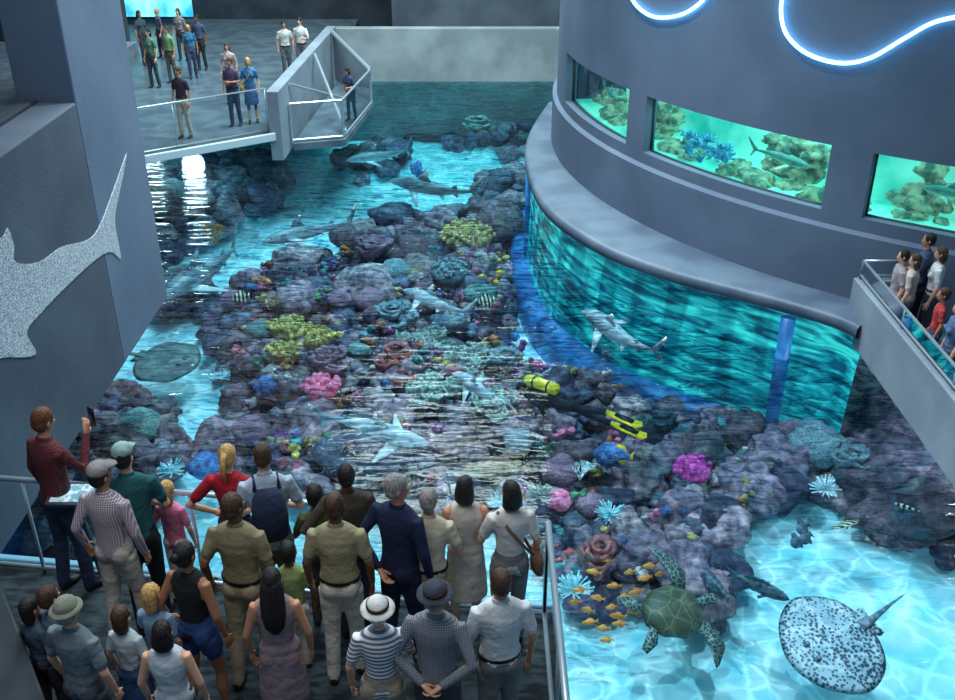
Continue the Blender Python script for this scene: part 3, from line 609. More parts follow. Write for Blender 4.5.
def fishgeo(g,L,h=.2,w=.09,m=0,mf=1,M=None):
    s=Geo(); S=[(.5,.01,.01),(.42,.5,.5),(.28,.85,.85),(.1,1,1),(-.1,.8,.8),(-.27,.4,.42),(-.36,.2,.22)]
    s.tube([(0,y,0) for y,_,_ in S],[(w*a,h*b) for _,a,b in S],n=10,m=m,ref=(0,0,1))
    s.fin([(0,-.34,h*.2),(0,-.52,h*.9),(0,-.46,0),(0,-.52,-h*.9),(0,-.34,-h*.2)],(1,0,0),.008,m=mf)
    s.fin([(0,.22,h*.8),(0,.1,h*1.45),(0,-.15,h*1.3),(0,-.25,h*.4)],(1,0,0),.006,m=mf)
    s.fin([(0,.02,-h*.9),(0,-.08,-h*1.35),(0,-.2,-h*1.1),(0,-.24,-h*.4)],(1,0,0),.006,m=mf)
    for q in (-1,1):
        s.fin([(q*w*.9,.2,-.02),(q*w*2,.08,-.05),(q*w*1.6,.04,-.05),(q*w*.9,.12,-.03)],(0,0,1),.005,m=mf); s.ell((q*w*.6,.36,h*.2),.02,n=6,m=2,seg=False)
    V=[M@(Vector(p)*L) for p in s.v]; o=len(g.v); g.v+= [tuple(p) for p in V]; g.f+=[tuple(i+o for i in f) for f in s.f]; g.m+=s.m
def fish(name,hx,hy,tx,ty,z,mats,h=.2,w=.09,roll=.3):
    a=at_z(hx,hy,z); b=at_z(tx,ty,z); L=(a-b).length; c=(a+b)/2; yaw=atan2(-(a-b).x,(a-b).y)
    g=Geo(); fishgeo(g,L,h,w,M=Matrix.Rotation(roll,3,'Y')); g.obj(name,mats+[black_m],mw=Matrix.Translation(c)@Matrix.Rotation(yaw,4,'Z'))
grp=mat('grouper_skin',C(50,70,85),C(100,125,140),scale=14,rough=.5); ang=mat('striped_fish_skin',C(225,225,190),C(20,24,30),scale=4,tex='stripesy',ramp=(.45,.55),rough=.5)
orf=mat('orange_fish_skin',C(215,125,50),C(235,160,80),scale=10,rough=.5,es=.1); yl=mat('yellow_fish_skin',C(240,205,60),rough=.5,es=.1)
fish('grouper',790,600,728,572,-2.8,[grp,grp],.15,.09); fish('grouper',700,572,730,600,-3,[grp,grp],.14,.08)
fish('angelfish',857,520,832,530,-3.0,[ang,ang],.36,.08,roll=.9); fish('angelfish',893,503,922,512,-3.0,[ang,ang],.3,.08,roll=-.9)
fish('spotted_grouper',462,470,532,468,-2.3,[mat('spotted_skin',C(60,45,40),C(205,165,140),scale=18,tex='voronoi',ramp=(.1,.45)),mat('spotted_fin',C(120,80,70),C(180,140,120),scale=12)],.13,.12)
for x,y in ((803,528),(797,542),(806,538)): fish('damselfish',x-6,y+4,x+6,y-5,-3.2,[grp,grp],.3,.1,roll=.8)
fish('parrotfish',410,166,425,174,-2.8,[c_blue,c_blue],.22,.1); fish('angelfish',232,298,250,296,-2.8,[ang,ang],.3,.08,roll=.8); fish('angelfish',478,302,495,300,-2.7,[ang,ang],.34,.08,roll=.8); fish('parrotfish',605,452,634,457,-2.7,[c_blue,yl],.25,.1,roll=.5)
def school(name,lst,z,mt,L=.24):
    g=Geo(); c0=at_z(*lst[0],z); k=0
    for x,y in lst:
        c=at_z(x,y,z+rng.uniform(-.1,.1)); fishgeo(g,L*rng.uniform(.85,1.15),.17,.1,M=Matrix.Rotation(radians(90+rng.uniform(-20,20)),3,'Z')@Matrix.Rotation(.5,3,'Y'))
        for i in range(k,len(g.v)): g.v[i]=tuple(Vector(g.v[i])+c-c0)
        k=len(g.v)
    g.obj(name,[mt,mt,black_m],c0)
school('orange_fish_school',[(580,590),(598,598),(612,607),(624,597),(603,628),(588,610),(620,624),(635,612),(607,640),(594,572),(645,578),(660,574),(650,566),(614,586),(636,592),(606,560),(630,572),(618,616),(575,602),(590,622)],-2.9,orf,.19)
school('yellow_fish_school',[(446,228),(455,222),(465,230),(482,276),(497,282),(268,322),(300,345),(500,272),(415,165)],-2.8,yl,.18)
school('red_fish_school',[(395,362),(402,372),(408,355),(398,382),(412,378),(560,560),(570,552),(550,545),(430,365),(420,345)],-2.8,mat('red_fish',C(200,90,90),C(220,130,110),scale=9),.22)
# rays
def rayfish(name,cx,cy,tx,ty,R,z,mats,tilt=.12):
    g=Geo(); n=56; V=[];Fc=[]; K=9
    def rad(t): return 1+.08*cos(2*t)-.05*cos(t-pi/2)+.10*max(0,cos(t-pi/2))**6 
    for k in range(1,K+1):
        q=k/K
        for j in range(n):
            t=2*pi*j/n; rr=rad(t)*q; th=.15*(1-q**2)**.8
            V.append((rr*cos(t)*1.02,rr*sin(t),th+.12*max(0,abs(cos(t))*q-.5)*sin(t*5+1)))
    c=len(V); V.append((0,0,.16))
    for j in range(n): Fc.append((c,j,(j+1)%n))
    for k in range(K-1):
        for j in range(n): Fc.append((k*n+j,(k+1)*n+j,(k+1)*n+(j+1)%n,k*n+(j+1)%n))
    o=len(V); V.append((0,0,-.05))
    for j in range(n): Fc.append((o,(K-1)*n+(j+1)%n,(K-1)*n+j))
    g.add(V,Fc,0)
    g.tube([(0,-.75,.05),(0,-1.0,.06),(.04,-1.3,.06),(.1,-1.7,.05),(.14,-2.1,.04)],[(.13,.06),(.09,.05),(.055,.04),(.03,.03),(.008,.01)],n=10,ref=(0,0,1),m=1)
    for s in (-1,1):
        g.fin([(s*.1,-.8,.02),(s*.34,-1.0,.0),(s*.3,-1.12,0),(s*.07,-1.08,.02)],(0,0,1),.02,m=0)
        g.ell((s*.17,.48,.13),(.06,.08,.06),n=8,m=1,seg=False); g.ell((s*.2,.51,.155),.028,n=6,m=2,seg=False)
    g.deform(lambda p:p*R)
    c=at_z(cx,cy,z); b=at_z(tx,ty,z); yaw=atan2((b-c).x,-(b-c).y)
    g.obj(name,mats+[black_m],mw=Matrix.Translation(c)@Matrix.Rotation(tilt,4,'X')@Matrix.Rotation(yaw,4,'Z'))
def spotmat():
    m=bpy.data.materials.new('spotted_ray_skin'); m.use_nodes=True; nt=m.node_tree;N=nt.nodes;K=nt.links;b=N['Principled BSDF']
    tc=N.new('ShaderNodeTexCoord'); 
    v=N.new('ShaderNodeTexVoronoi'); v.inputs['Scale'].default_value=24; K.new(tc.outputs['Object'],v.inputs['Vector'])
    n=N.new('ShaderNodeTexNoise'); n.inputs['Scale'].default_value=3; n.inputs['Detail'].default_value=3; K.new(tc.outputs['Object'],n.inputs['Vector'])
    mt=N.new('ShaderNodeMath'); mt.operation='MULTIPLY_ADD'; mt.inputs[1].default_value=-.8; K.new(n.outputs['Fac'],mt.inputs[0]); mt.inputs[2].default_value=.86
    sb=N.new('ShaderNodeMath'); sb.operation='SUBTRACT'; K.new(mt.outputs[0],sb.inputs[0]); K.new(v.outputs['Distance'],sb.inputs[1])
    mr=N.new('ShaderNodeMapRange'); mr.inputs[1].default_value=-.1; mr.inputs[2].default_value=.12; K.new(sb.outputs[0],mr.inputs[0])
    mx=N.new('ShaderNodeMixRGB'); mx.inputs[1].default_value=C(190,208,220); mx.inputs[2].default_value=C(62,80,100); K.new(mr.outputs[0],mx.inputs[0]); K.new(mx.outputs[0],b.inputs['Base Color']); b.inputs['Roughness'].default_value=.5
    return m
rayfish('spotted_stingray',830,644,918,604,.62,-3.1,[spotmat(),mat('ray_tail',C(80,100,115),C(140,160,172),scale=9)],tilt=.3)
rd=mat('stingray_skin',C(66,98,102),C(98,128,130),scale=5,rough=.6)
rayfish('stingray',168,362,95,350,.62,-3.2,[rd,rd]); rayfish('stingray',180,275,215,265,.45,-3.5,[rd,rd])
# turtle
g=Geo()
n=28;K_=7;V=[];Fc=[]
for k in range(1,K_+1):
    q=k/K_
    for j in range(n):
        t=2*pi*j/n; sc=1+.04*cos(9*t)*(q>.9); V.append((.42*q*cos(t)*sc*(1+.12*sin(t)),.52*q*sin(t)*sc,.2*(1-q*q)**.7))
c=len(V); V.append((0,0,.205)); 
for j in range(n): Fc.append((c,j,(j+1)%n))
for k in range(K_-1):
    for j in range(n): Fc.append((k*n+j,(k+1)*n+j,(k+1)*n+(j+1)%n,k*n+(j+1)%n))
o=len(V); V.append((0,0,-.12))
for j in range(n): Fc.append((o,(K_-1)*n+(j+1)%n,(K_-1)*n+j))
g.add(V,Fc,0)
g.tube([(0,.42,0),(0,.56,.02),(0,.66,.04),(0,.76,.04),(0,.82,.02)],[(.09,.07),(.08,.07),(.1,.085),(.08,.07),(.03,.03)],n=12,m=1,ref=(0,0,1))
for s in (-1,1):
    g.fin([(s*.25,.4,0),(s*.5,.55,.03),(s*.75,.45,.1),(s*.98,.15,.16),(s*1.0,.08,.16),(s*.75,.2,.1),(s*.5,.28,.03),(s*.33,.22,0)],(0,0,1),.03,m=1)
    g.fin([(s*.2,-.38,0),(s*.38,-.5,0),(s*.46,-.72,-.02),(s*.36,-.76,-.02),(s*.22,-.6,0),(s*.1,-.47,0)],(0,0,1),.025,m=1); g.ell((s*.085,.7,.07),.018,n=6,m=2,seg=False)
g.deform(lambda p:p*.85)
c=at_z(672,612,-3.0)
g.obj('sea_turtle',[mat('turtle_shell',C(118,122,98),C(80,84,66),scale=5,tex='edge',ramp=(.0,.06),rough=.5),mat('turtle_skin',C(160,172,152),C(52,72,82),scale=16,tex='edge',ramp=(.02,.08),rough=.5),black_m],mw=Matrix.Translation(c)@Matrix.Rotation(radians(-62),4,'Z')@Matrix.Rotation(radians(-6),4,'X')@Matrix.Rotation(radians(24),4,'Y'))
# ---------------------------------------------------------------- people
SK={'l':C(215,165,138),'m':C(190,135,105),'d':C(120,78,55),'t':C(160,108,80)}
HR={'bk':C(22,18,18),'br':C(60,40,28),'bl':C(165,130,80),'gr':C(120,118,116),'gi':C(84,46,28),'wh':C(200,200,200)}
def skinm(k): return mat('skin_'+k,SK[k],rough=.55)
def hairm(k): return mat('hair_'+k,HR[k],tuple(min(1,x*1.8) for x in HR[k][:3])+(1,),scale=60,rough=.55,bump=.4,bscale=90,stretch=(1,1,.2))
def cloth(spec):
    if isinstance(spec[0],str):
        kind,a,b,sc=spec; nm='cloth_%s_%d_%d_%d'%(kind,a[0],a[1],b[2]); return mat(nm,C(*a),C(*b),scale=sc,tex=kind,ramp=(.42,.58),rough=.9)
    nm='cloth_%d_%d_%d'%spec
    return mat(nm,C(*spec),tuple(x*.72 for x in C(*spec)[:3])+(1,),scale=6,rough=.9,bump=.8,bscale=7,ramp=(.35,.65))
ARM={'down':((.25,-.03,1.15),(.25,.05,.90)),'rail':((.27,.03,1.16),(.19,.24,1.08)),'phone':((.25,.14,1.2),(.09,.32,1.40)),'back':((.29,-.12,1.17),(.07,-.18,1.0)),'hips':((.40,-.08,1.18),(.21,.05,1.03)),'fold':((.25,.08,1.17),(.03,.22,1.17)),'point':((.28,.26,1.36),(.3,.52,1.42)),'swing':((.25,-.12,1.17),(.27,-.02,.94)),'hold':((.27,.05,1.16),(.2,.28,1.2))}
def hand(g,W,d,side,ks=1,curl=.5):
    d=d.normalized(); out=Vector((side,0,0)); pn=(-out+d*(out.dot(d))); 
    if pn.length<.2: pn=Vector((0,0,-1))
    pn.normalize(); w=d.cross(pn).normalized()
    if w.y<0: w=-w
    g.tube([W-d*.02,W+d*.03,W+d*.075,W+d*.095],[(.026,.018),(.036,.018),(.042,.016),(.038,.013)],n=8,m=0,ref=tuple(pn))
    for i,(o,l) in enumerate(((.03,.068),(.01,.078),(-.01,.072),(-.03,.056))):
        b=W+d*.085+w*o; p1=b+d*l*.4+pn*.006; p2=p1+(d*.8+pn*curl)*l*.33; p3=p2+(d*.45+pn*(curl+.4))*l*.3
        g.tube([b,p1,p2,p3],[.0095,.009,.008,.006],n=5,m=0)
    b=W+d*.025+w*.03; p1=b+w*.022+d*.025+pn*.008; p2=p1+d*.03+w*.008+pn*.012; g.tube([b,p1,p2],[.013,.011,.008],n=5,m=0)
def person(name,px,py,H=1.75,gz=None,yaw=0,top=(120,120,120),bot=(70,75,85),skin='m',hair='bk',hs='short',sleeve='short',legs='long',arms=('down','down'),sex='m',lean=0,turn=0,tilt=0,stride=.06,shoe=(40,36,34),hat=None,hatc=(200,200,200),pack=None,bag=None,vox=.015,mwf=None,fins=False,tank=False,phone=False,tuck=True):
    if gz is None: gz=PZ; H=H*1.04
    g=Geo(); fem=sex=='f'; ch=sex=='c'
    hk=.95 if not ch else 1.18
    sw=.9 if fem else (.86 if ch else 1); hw=1.04 if fem else (.9 if ch else 1)
    ww=.86 if fem else 1
    zb=1.02 if tuck else .93
    T=[(.86,.13*hw,.10),(.93,.168*hw,.118),(1.0,.162*hw,.115)]
    U=[(zb,.165*hw,.12),(1.1,.145*ww,.108),(1.2,.152*ww,.11),(1.3,.172*sw,.12),(1.38,.186*sw,.115),(1.44,.165*sw,.09),(1.48,.10*sw,.07)]
    tp=1; bt=1 if legs=='dress' else 2
    g.tube([(0,0,z) for z,_,_ in T],[(a,b) for _,a,b in T],n=16,m=bt)
    g.tube([(0,-.005,z) for z,_,_ in U],[(a,b) for _,a,b in U],n=16,m=tp)
    if fem:
        for s in (-1,1): g.ell((s*.07,.085,1.29),(.065,.055,.06),n=10,m=1)
    for s in (-1,1): g.ell((s*.075*hw,-.06,.93),(.085,.075,.095),n=10,m=bt)
    g.tube([(0,-.01,1.46),(0,0,1.50),(0,.008,1.56)],[.062,.052,.052] if not fem else [.055,.045,.045],n=10,m=0)
    h0=1.5
    def hp(x,y,z): return (x*hk,y*hk,h0+(z-h0)*hk)
    g.ell(hp(0,0,1.655),(.074*hk,.092*hk,.095*hk),n=16,m=0)
    g.ell(hp(0,.028,1.60),(.057*hk,.066*hk,.078*hk),n=14,m=0)
    g.tube([hp(0,.085,1.645),hp(0,.105,1.612),hp(0,.09,1.60)],[.011*hk,.016*hk,.014*hk],n=6,m=0)
    for s in (-1,1):
        y=stride*s; x=.09*hw
        A=Vector((s*(x+.015),y-.02,.08)); Kn=Vector((s*(x+.005),y*.55+.02,.49)); Hp=Vector((s*x*.95,0,.90))
        if legs=='long':
            g.tube([Hp,Hp*.5+Kn*.5,Kn,Kn*.55+A*.45,A],[.098,.086,.068,.064,.056],n=12,m=2)
        elif legs=='shorts':
            g.tube([Hp,Hp*.5+Kn*.5,Hp*.12+Kn*.88],[.1,.093,.085],n=12,m=2); g.tube([Kn+Vector((0,0,.12)),Kn,Kn*.6+A*.4+Vector((0,-.015,0)),A],[.06,.05,.052,.034],n=10,m=0)
        elif legs=='mini':
            g.tube([Hp,Hp*.62+Kn*.38],[.1,.095],n=12,m=2); g.tube([Hp*.7+Kn*.3,Kn,Kn*.6+A*.4+Vector((0,-.015,0)),A],[.08,.05,.052,.032],n=10,m=0)
        else:
            g.tube([Hp,Hp*.5+Kn*.5,Kn,Kn*.6+A*.4+Vector((0,-.015,0)),A],[.09,.075,.05,.05,.032],n=10,m=0)
        if fins:
            g.tube([A,A+Vector((0,.0,-.08))],[.045,.04],n=8,m=3)
        else:
            g.tube([A+Vector((0,-.05,-.03)),A+Vector((0,.02,-.025)),A+Vector((s*.01,.1,-.045)),A+Vector((s*.015,.17,-.052))],[(.036,.042),(.042,.048),(.046,.03),(.032,.022)],n=10,m=3,ref=(0,0,1))
            g.tube([A+Vector((0,0,.03)),A+Vector((0,0,-.04))],[.035,.04],n=8,m=3)
    if legs in('skirt','dress'):
        hem=.52 if not ch else .6
        g.tube([(0,0,1.06),(0,0,.93),(0,0,.75),(0,0,hem)],[(.15*ww,.11),(.175,.135),(.195,.155),(.21,.17)],n=18,m=bt)
    hands=[]
    for s,ap in ((-1,arms[0]),(1,arms[1])):
        E,W=ARM[ap]; k=sw*.3+.7
        S=Vector((s*.165*sw,-.005,1.42)); E=Vector((s*E[0]*k,E[1],E[2])); W=Vector((s*W[0]*k,W[1],W[2]))
        mid=S*.5+E*.5
        if sleeve=='long': g.tube([S,mid,E,E*.5+W*.5,W],[.06,.052,.047,.041,.034],n=10,m=1)
        elif sleeve=='short':
            g.tube([S,mid,S*.25+E*.75],[.062,.057,.055],n=10,m=1); g.tube([mid,E,E*.5+W*.5,W],[.043,.039,.034,.025],n=10,m=0)
        else:
            g.tube([S,mid,E,E*.5+W*.5,W],[.05,.042,.037,.032,.024],n=10,m=0)
        hands.append((W,(W-E),s))
    me=bpy.data.meshes.new('t'); me.from_pydata(g.v,[],g.f); ob=bpy.data.objects.new('t',me); COL.objects.link(ob)
    md=ob.modifiers.new('r','REMESH'); md.mode='VOXEL'; md.voxel_size=vox
    m2=ob.modifiers.new('s','SMOOTH'); m2.factor=.5; m2.iterations=2
    dg=bpy.context.evaluated_depsgraph_get(); ev=ob.evaluated_get(dg); em=ev.to_mesh()
    co=np.empty(len(em.vertices)*3); em.vertices.foreach_get('co',co); co=co.reshape(-1,3)
    li=np.empty(len(em.loops),dtype=int); em.loops.foreach_get('vertex_index',li); li=li.reshape(-1,4) if len(li)==4*len(em.polygons) else None
    if li is None: fl=[tuple(p.vertices) for p in em.polygons]; cen=np.array([co[list(f)].mean(0) for f in fl])
    else: fl=[tuple(f) for f in li.tolist()]; cen=co[li].mean(1)
    ev.to_mesh_clear(); bpy.data.objects.remove(ob); bpy.data.meshes.remove(me)
    best=np.full(len(cen),1e9); lab=np.zeros(len(cen),int)
    for a,ra_,b,rb_,m in g.seg:
        a=np.array(a);b=np.array(b);ab=b-a; t=np.clip(((cen-a)@ab)/(ab@ab+1e-12),0,1); d=np.linalg.norm(cen-(a+t[:,None]*ab),axis=1)-(ra_+(rb_-ra_)*t)
        w=d<best; best[w]=d[w]; lab[w]=m
    lab[(cen[:,2]>1.5)&(np.hypot(cen[:,0],cen[:,1])<.15)]=0
    q=Geo(); q.v=[tuple(p) for p in co.tolist()]; q.f=fl; q.m=lab.tolist()
    for W,d,s in hands: hand(q,W,d,s)
    for s in (-1,1):
        q.ell(hp(s*.03,.082,1.638),(.012*hk,.009*hk,.008*hk),n=8,m=5); q.ell(hp(s*.03,.0885,1.638),(.006*hk,.005*hk,.006*hk),n=6,m=6)
        q.ell(hp(s*.031,.086,1.658),(.018*hk,.006*hk,.004*hk),n=6,m=4); q.ell(hp(s*.076,-.002,1.63),(.01*hk,.018*hk,.028*hk),n=8,m=0)
    q.ell(hp(0,.09,1.575),(.022*hk,.007*hk,.007*hk),n=8,m=7)
    def hairell(c,r,seed):
        k0=len(q.v); q.ell(c,r,n=22,m=4); cc=Vector(c)
        for i in range(k0,len(q.v)):
            p=Vector(q.v[i]); q.v[i]=tuple(cc+(p-cc)*(1+.07*noise.noise(p*28+Vector((px,py,seed)))))
    if hs!='bald':
        hairell(hp(0,-.014,1.668),(.082*hk,.098*hk,.094*hk),1)
        hairell(hp(0,-.035,1.625),(.077*hk,.073*hk,.076*hk),2)
    if hs=='long':
        q.tube([hp(0,-.03,1.70),hp(0,-.06,1.60),hp(0,-.09,1.48),hp(0,-.125,1.38),hp(0,-.125,1.27),hp(0,-.11,1.2)],[(.07,.06),(.092,.07),(.1,.05),(.095,.035),(.075,.025),(.03,.012)],n=14,m=4)
    if hs=='bob':
        q.tube([hp(0,-.03,1.70),hp(0,-.04,1.62),hp(0,-.045,1.54),hp(0,-.045,1.50)],[(.07,.06),(.088,.072),(.09,.066),(.065,.045)],n=14,m=4)
    if hs=='bun': q.ell(hp(0,-.12,1.68),.042*hk,n=10,m=4)
    if hs=='tail': q.tube([hp(0,-.09,1.69),hp(0,-.14,1.66),hp(0,-.15,1.56),hp(0,-.13,1.45)],[.03,.032,.028,.008],n=8,m=4)
    if hat:
        q.ell(hp(0,-.008,1.70),(.09*hk,.104*hk,.078*hk),n=16,m=8)
        if hat=='cap': q.fin([hp(-.075,.06,1.705),hp(-.06,.15,1.70),hp(0,.175,1.70),hp(.06,.15,1.70),hp(.075,.06,1.705)],(0,0,1),.008,m=8)
        else:
            w_=.14 if hat=='brim' else .125; q.tube([hp(0,-.008,1.695),hp(0,-.008,1.68),hp(0,-.008,1.675)],[(.09*hk,.1*hk),(w_*hk,(w_+.015)*hk),(w_*hk,(w_+.015)*hk)],n=20,m=8)
            if hat=='brim': q.tube([hp(0,-.008,1.70),hp(0,-.008,1.725)],[(.093*hk,.107*hk)]*2,n=18,m=9)
    if pack:
        q.tube([(0,-.17,1.02),(0,-.2,1.06),(0,-.215,1.2),(0,-.2,1.36),(0,-.17,1.42)],[(.1,.03),(.14,.075),(.15,.09),(.13,.07),(.08,.03)],n=14,m=9)
        for s in (-1,1): q.tube([(s*.1,-.15,1.4),(s*.1,-.02,1.485),(s*.11,.11,1.4),(s*.12,.12,1.25),(s*.13,-.08,1.1)],[(.02,.008)]*5,n=6,m=9)
    if bag:
        q.tube([(-.12,-.02,1.47),(-.04,-.13,1.36),(.08,-.135,1.2),(.2,-.07,1.03)],[(.014,.006)]*4,n=6,m=9)
        q.tube([(-.12,-.02,1.47),(-.04,.13,1.36),(.08,.135,1.2),(.2,.0,1.03)],[(.014,.006)]*4,n=6,m=9)
        q.tube([(.24,-.02,1.04),(.245,-.02,1.02),(.25,-.02,.86),(.245,-.02,.84)],[(.02,.06),(.05,.13),(.055,.14),(.02,.1)],n=12,m=9)
    if tuck and legs in('long','shorts') and sex=='m': q.tube([(0,0,1.0),(0,0,1.03)],[(.172*hw,.124)]*2,n=18,m=6)
    if sex=='m' and sleeve!='none' : q.tube([(0,-.005,1.475),(0,0,1.505)],[(.07,.062),(.06,.055)],n=12,m=1)
    if phone: q.box(.05,.13,.40,.41,1.44,1.6,6)
    if fins:
        for s in (-1,1):
            A=Vector((s*.105,stride*s-.02,.0)); q.fin([A+Vector((-.05,0,.02)),A+Vector((-.09,.02,-.25)),A+Vector((-.11,.03,-.5)),A+Vector((0,.04,-.55)),A+Vector((.11,.03,-.5)),A+Vector((.09,.02,-.25)),A+Vector((.05,0,.02))],(0,1,0),.02,m=9)
            q.fin([A+Vector((-.03,-.015,-.1)),A+Vector((-.05,-.0,-.4)),A+Vector((.05,-.0,-.4)),A+Vector((.03,-.015,-.1))],(0,1,0),.025,m=6)
    if tank:
        q.tube([(0,-.2,.96),(0,-.21,.99),(0,-.22,1.5),(0,-.215,1.56),(0,-.21,1.6)],[.05,.1,.1,.07,.025],n=14,m=9); q.tube([(0,-.215,1.6),(0,-.2,1.64)],[.04,.03],n=8,m=6)
        q.tube([(0,-.2,1.62),(.14,-.12,1.6),(.13,.05,1.58),(0,.12,1.57)],.014,n=6,m=6); q.ell(hp(0,.095,1.64),(.065,.03,.035),n=10,m=6); q.ell((0,.12,1.575),.03,n=8,m=6)
        q.tube([(0,-.0,1.05),(0,0,1.35)],[(.19,.15),(.195,.155)],n=16,m=6)
        for z in (1.12,1.38): q.tube([(0,-.215,z),(0,-.215,z+.03)],[.106,.106],n=14,m=6)
    tr,tl,ln=radians(turn),radians(tilt),radians(lean)
    def ss(a,b,x): x=min(1,max(0,(x-a)/(b-a))); return x*x*(3-2*x)
    kk=H/1.75
    def df(p):
        if p.z>1.46 and p.x**2+p.y**2<.045*hk*hk:
            w=ss(1.47,1.56,p.z); R=Matrix.Rotation(tr*w,3,'Z')@Matrix.Rotation(tl*w,3,'X'); o=Vector((0,0,1.5)); p=R@(p-o)+o
        if ln and p.z>.88:
            w=ss(.88,1.2,p.z); o=Vector((0,0,.95)); p=Matrix.Rotation(-ln*w,3,'X')@(p-o)+o
        return Vector((p.x*.92,p.y*.92,p.z))*kk
    q.deform(df)
    lens=[skinm(skin),cloth(top),cloth(bot),mat('shoe_%d_%d_%d'%shoe,C(*shoe),rough=.6),hairm(hair),mat('eye_white',C(230,228,222),rough=.3),black_m,mat('lips',C(170,90,85),rough=.5),cloth(hatc),(mat('diver_yellow',C(235,215,50),rough=.4,es=.15) if (fins or tank) else cloth(pack or bag or (60,40,35)))]
    if mwf is not None: return q.obj(name,lens,mw=mwf)
    P=at_z(px,py,gz+H); 
    return q.obj(name,lens,(P.x,P.y,gz-.004*kk),(0,0,radians(yaw)))
M_='man_visitor'; W_='woman_visitor'; K_='child_visitor'
person(M_,37,408,1.84,yaw=-35,top=('plaid',(120,45,45),(40,36,50),16),bot=(45,60,90),skin='m',hair='gi',sleeve='long',arms=('down','phone'),phone=True,tuck=False,tilt=-12)
person(M_,97,462,1.74,yaw=-15,top=('plaid',(205,190,195),(120,110,130),18),bot=(205,200,192),skin='m',hat='cap',hatc=(150,145,145),arms=('swing','down'),tuck=False,sleeve='long',stride=.1,turn=-20)
person(M_,121,449,1.76,yaw=20,top=(30,90,95),bot=(22,28,36),skin='l',hat='cap',hatc=(150,185,180),arms=('rail','rail'),lean=8,turn=-25,tuck=False)
person(K_,166,484,1.2,yaw=-10,top=(225,130,165),bot=(225,215,215),hair='bl',skin='l',sex='c',hs='bob',arms=('rail','down'),tuck=False)
person(W_,225,445,1.66,yaw=-5,top=(175,28,48),bot=(60,60,80),hair='bl',hs='tail',skin='l',sex='f',arms=('hips','rail'),tuck=False,tilt=-10)
person(M_,262,450,1.76,yaw=15,top=(165,185,205),bot=(115,110,105),hair='br',skin='l',arms=('rail','rail'),lean=12,pack=(28,40,70),tuck=False)
person(M_,345,463,1.66,yaw=10,top=(70,62,55),bot=(50,50,60),hair='bk',skin='d',arms=('hips','rail'),sleeve='long',tuck=False)
person(K_,314,488,1.35,yaw=10,top=(80,90,60),bot=(70,60,60),hair='bk',skin='d',sex='c',arms=('rail','rail'))
person(M_,396,473,1.82,yaw=-30,top=(28,38,72),bot=(26,34,64),skin='m',hair='gr',sleeve='long',arms=('back','down'),turn=-45,tuck=False,stride=.08)
person(M_,427,492,1.62,yaw=-5,top=(205,195,175),bot=(165,150,125),hair='gr',skin='m',arms=('rail','rail'),lean=6)
person(W_,465,475,1.62,yaw=5,top=(205,195,185),bot=(205,195,185),hair='bk',hs='bob',skin='m',sex='f',legs='dress',arms=('rail','rail'),sleeve='none',turn=-15)
person(W_,511,480,1.64,yaw=10,top=(215,212,210),bot=(125,125,130),hair='bk',hs='bob',skin='m',sex='f',bag=(120,90,70),arms=('rail','down'),sleeve='short',tuck=False,turn=10)
person(M_,231,492,1.78,yaw=-10,top=(140,130,100),bot=(175,160,130),skin='d',hair='br',arms=('swing','down'),stride=.12,turn=-20)
person(M_,333,493,1.76,yaw=0,top=(158,150,118),bot=(215,212,200),skin='d',hair='br',arms=('down','down'),tilt=-5)
person(W_,183,541,1.66,yaw=-25,top=(26,26,30),bot=(45,75,130),skin='t',hair='bk',hs='bun',sex='f',legs='mini',arms=('swing','down'),sleeve='none',stride=.1,tuck=False)
person(K_,287,545,1.25,yaw=10,top=(150,170,110),bot=(210,205,195),skin='d',hair='bk',sex='c',arms=('down','down'),tuck=False)
person(W_,270,567,1.62,yaw=5,top=(150,130,140),bot=(150,130,140),skin='m',hair='bk',hs='long',sex='f',legs='dress',arms=('down','down'),sleeve='none')
person(W_,377,598,1.6,yaw=5,top=('stripes',(225,225,225),(100,110,140),9),bot=(170,155,135),skin='l',hair='wh',hat='brim',hatc=(220,220,215),sex='f',arms=('down','fold'),tuck=False)
person(M_,435,582,1.7,yaw=-10,top=('plaid',(140,145,155),(95,100,112),20),bot=(80,80,88),skin='l',hair='gr',hat='brim',hatc=(60,66,80),sleeve='long',arms=('back','back'),tuck=False)
person(M_,501,568,1.7,yaw=10,top=(215,220,225),bot=(130,130,130),skin='m',hair='br',arms=('down','down'))
person(M_,64,598,1.6,yaw=-20,top=(110,125,135),bot=(80,85,95),skin='l',hair='gr',hat='bucket',hatc=(130,135,120),arms=('down','down'),tuck=False)
person(K_,120,610,1.2,yaw=-15,top=(190,205,215),bot=(50,80,130),skin='l',hair='br',hs='bob',sex='c',legs='skirt',arms=('down','down'),tuck=False)
person(K_,150,588,1.25,yaw=-10,top=(120,150,180),bot=(90,110,150),skin='l',hair='bl',hs='bob',sex='c',legs='shorts',arms=('fold','down'),tuck=False)
person(W_,160,620,1.5,yaw=0,top=(205,215,225),bot=(60,70,90),skin='l',hair='bk',hs='bob',sex='f',sleeve='none',arms=('down','down'))
person(K_,47,590,1.25,yaw=-30,top=(90,110,130),bot=(60,60,70),skin='m',hair='br',sex='c')
person(K_,28,602,1.15,yaw=-30,top=(70,90,110),bot=(60,60,70),skin='m',hair='bk',hs='bob',sex='c')
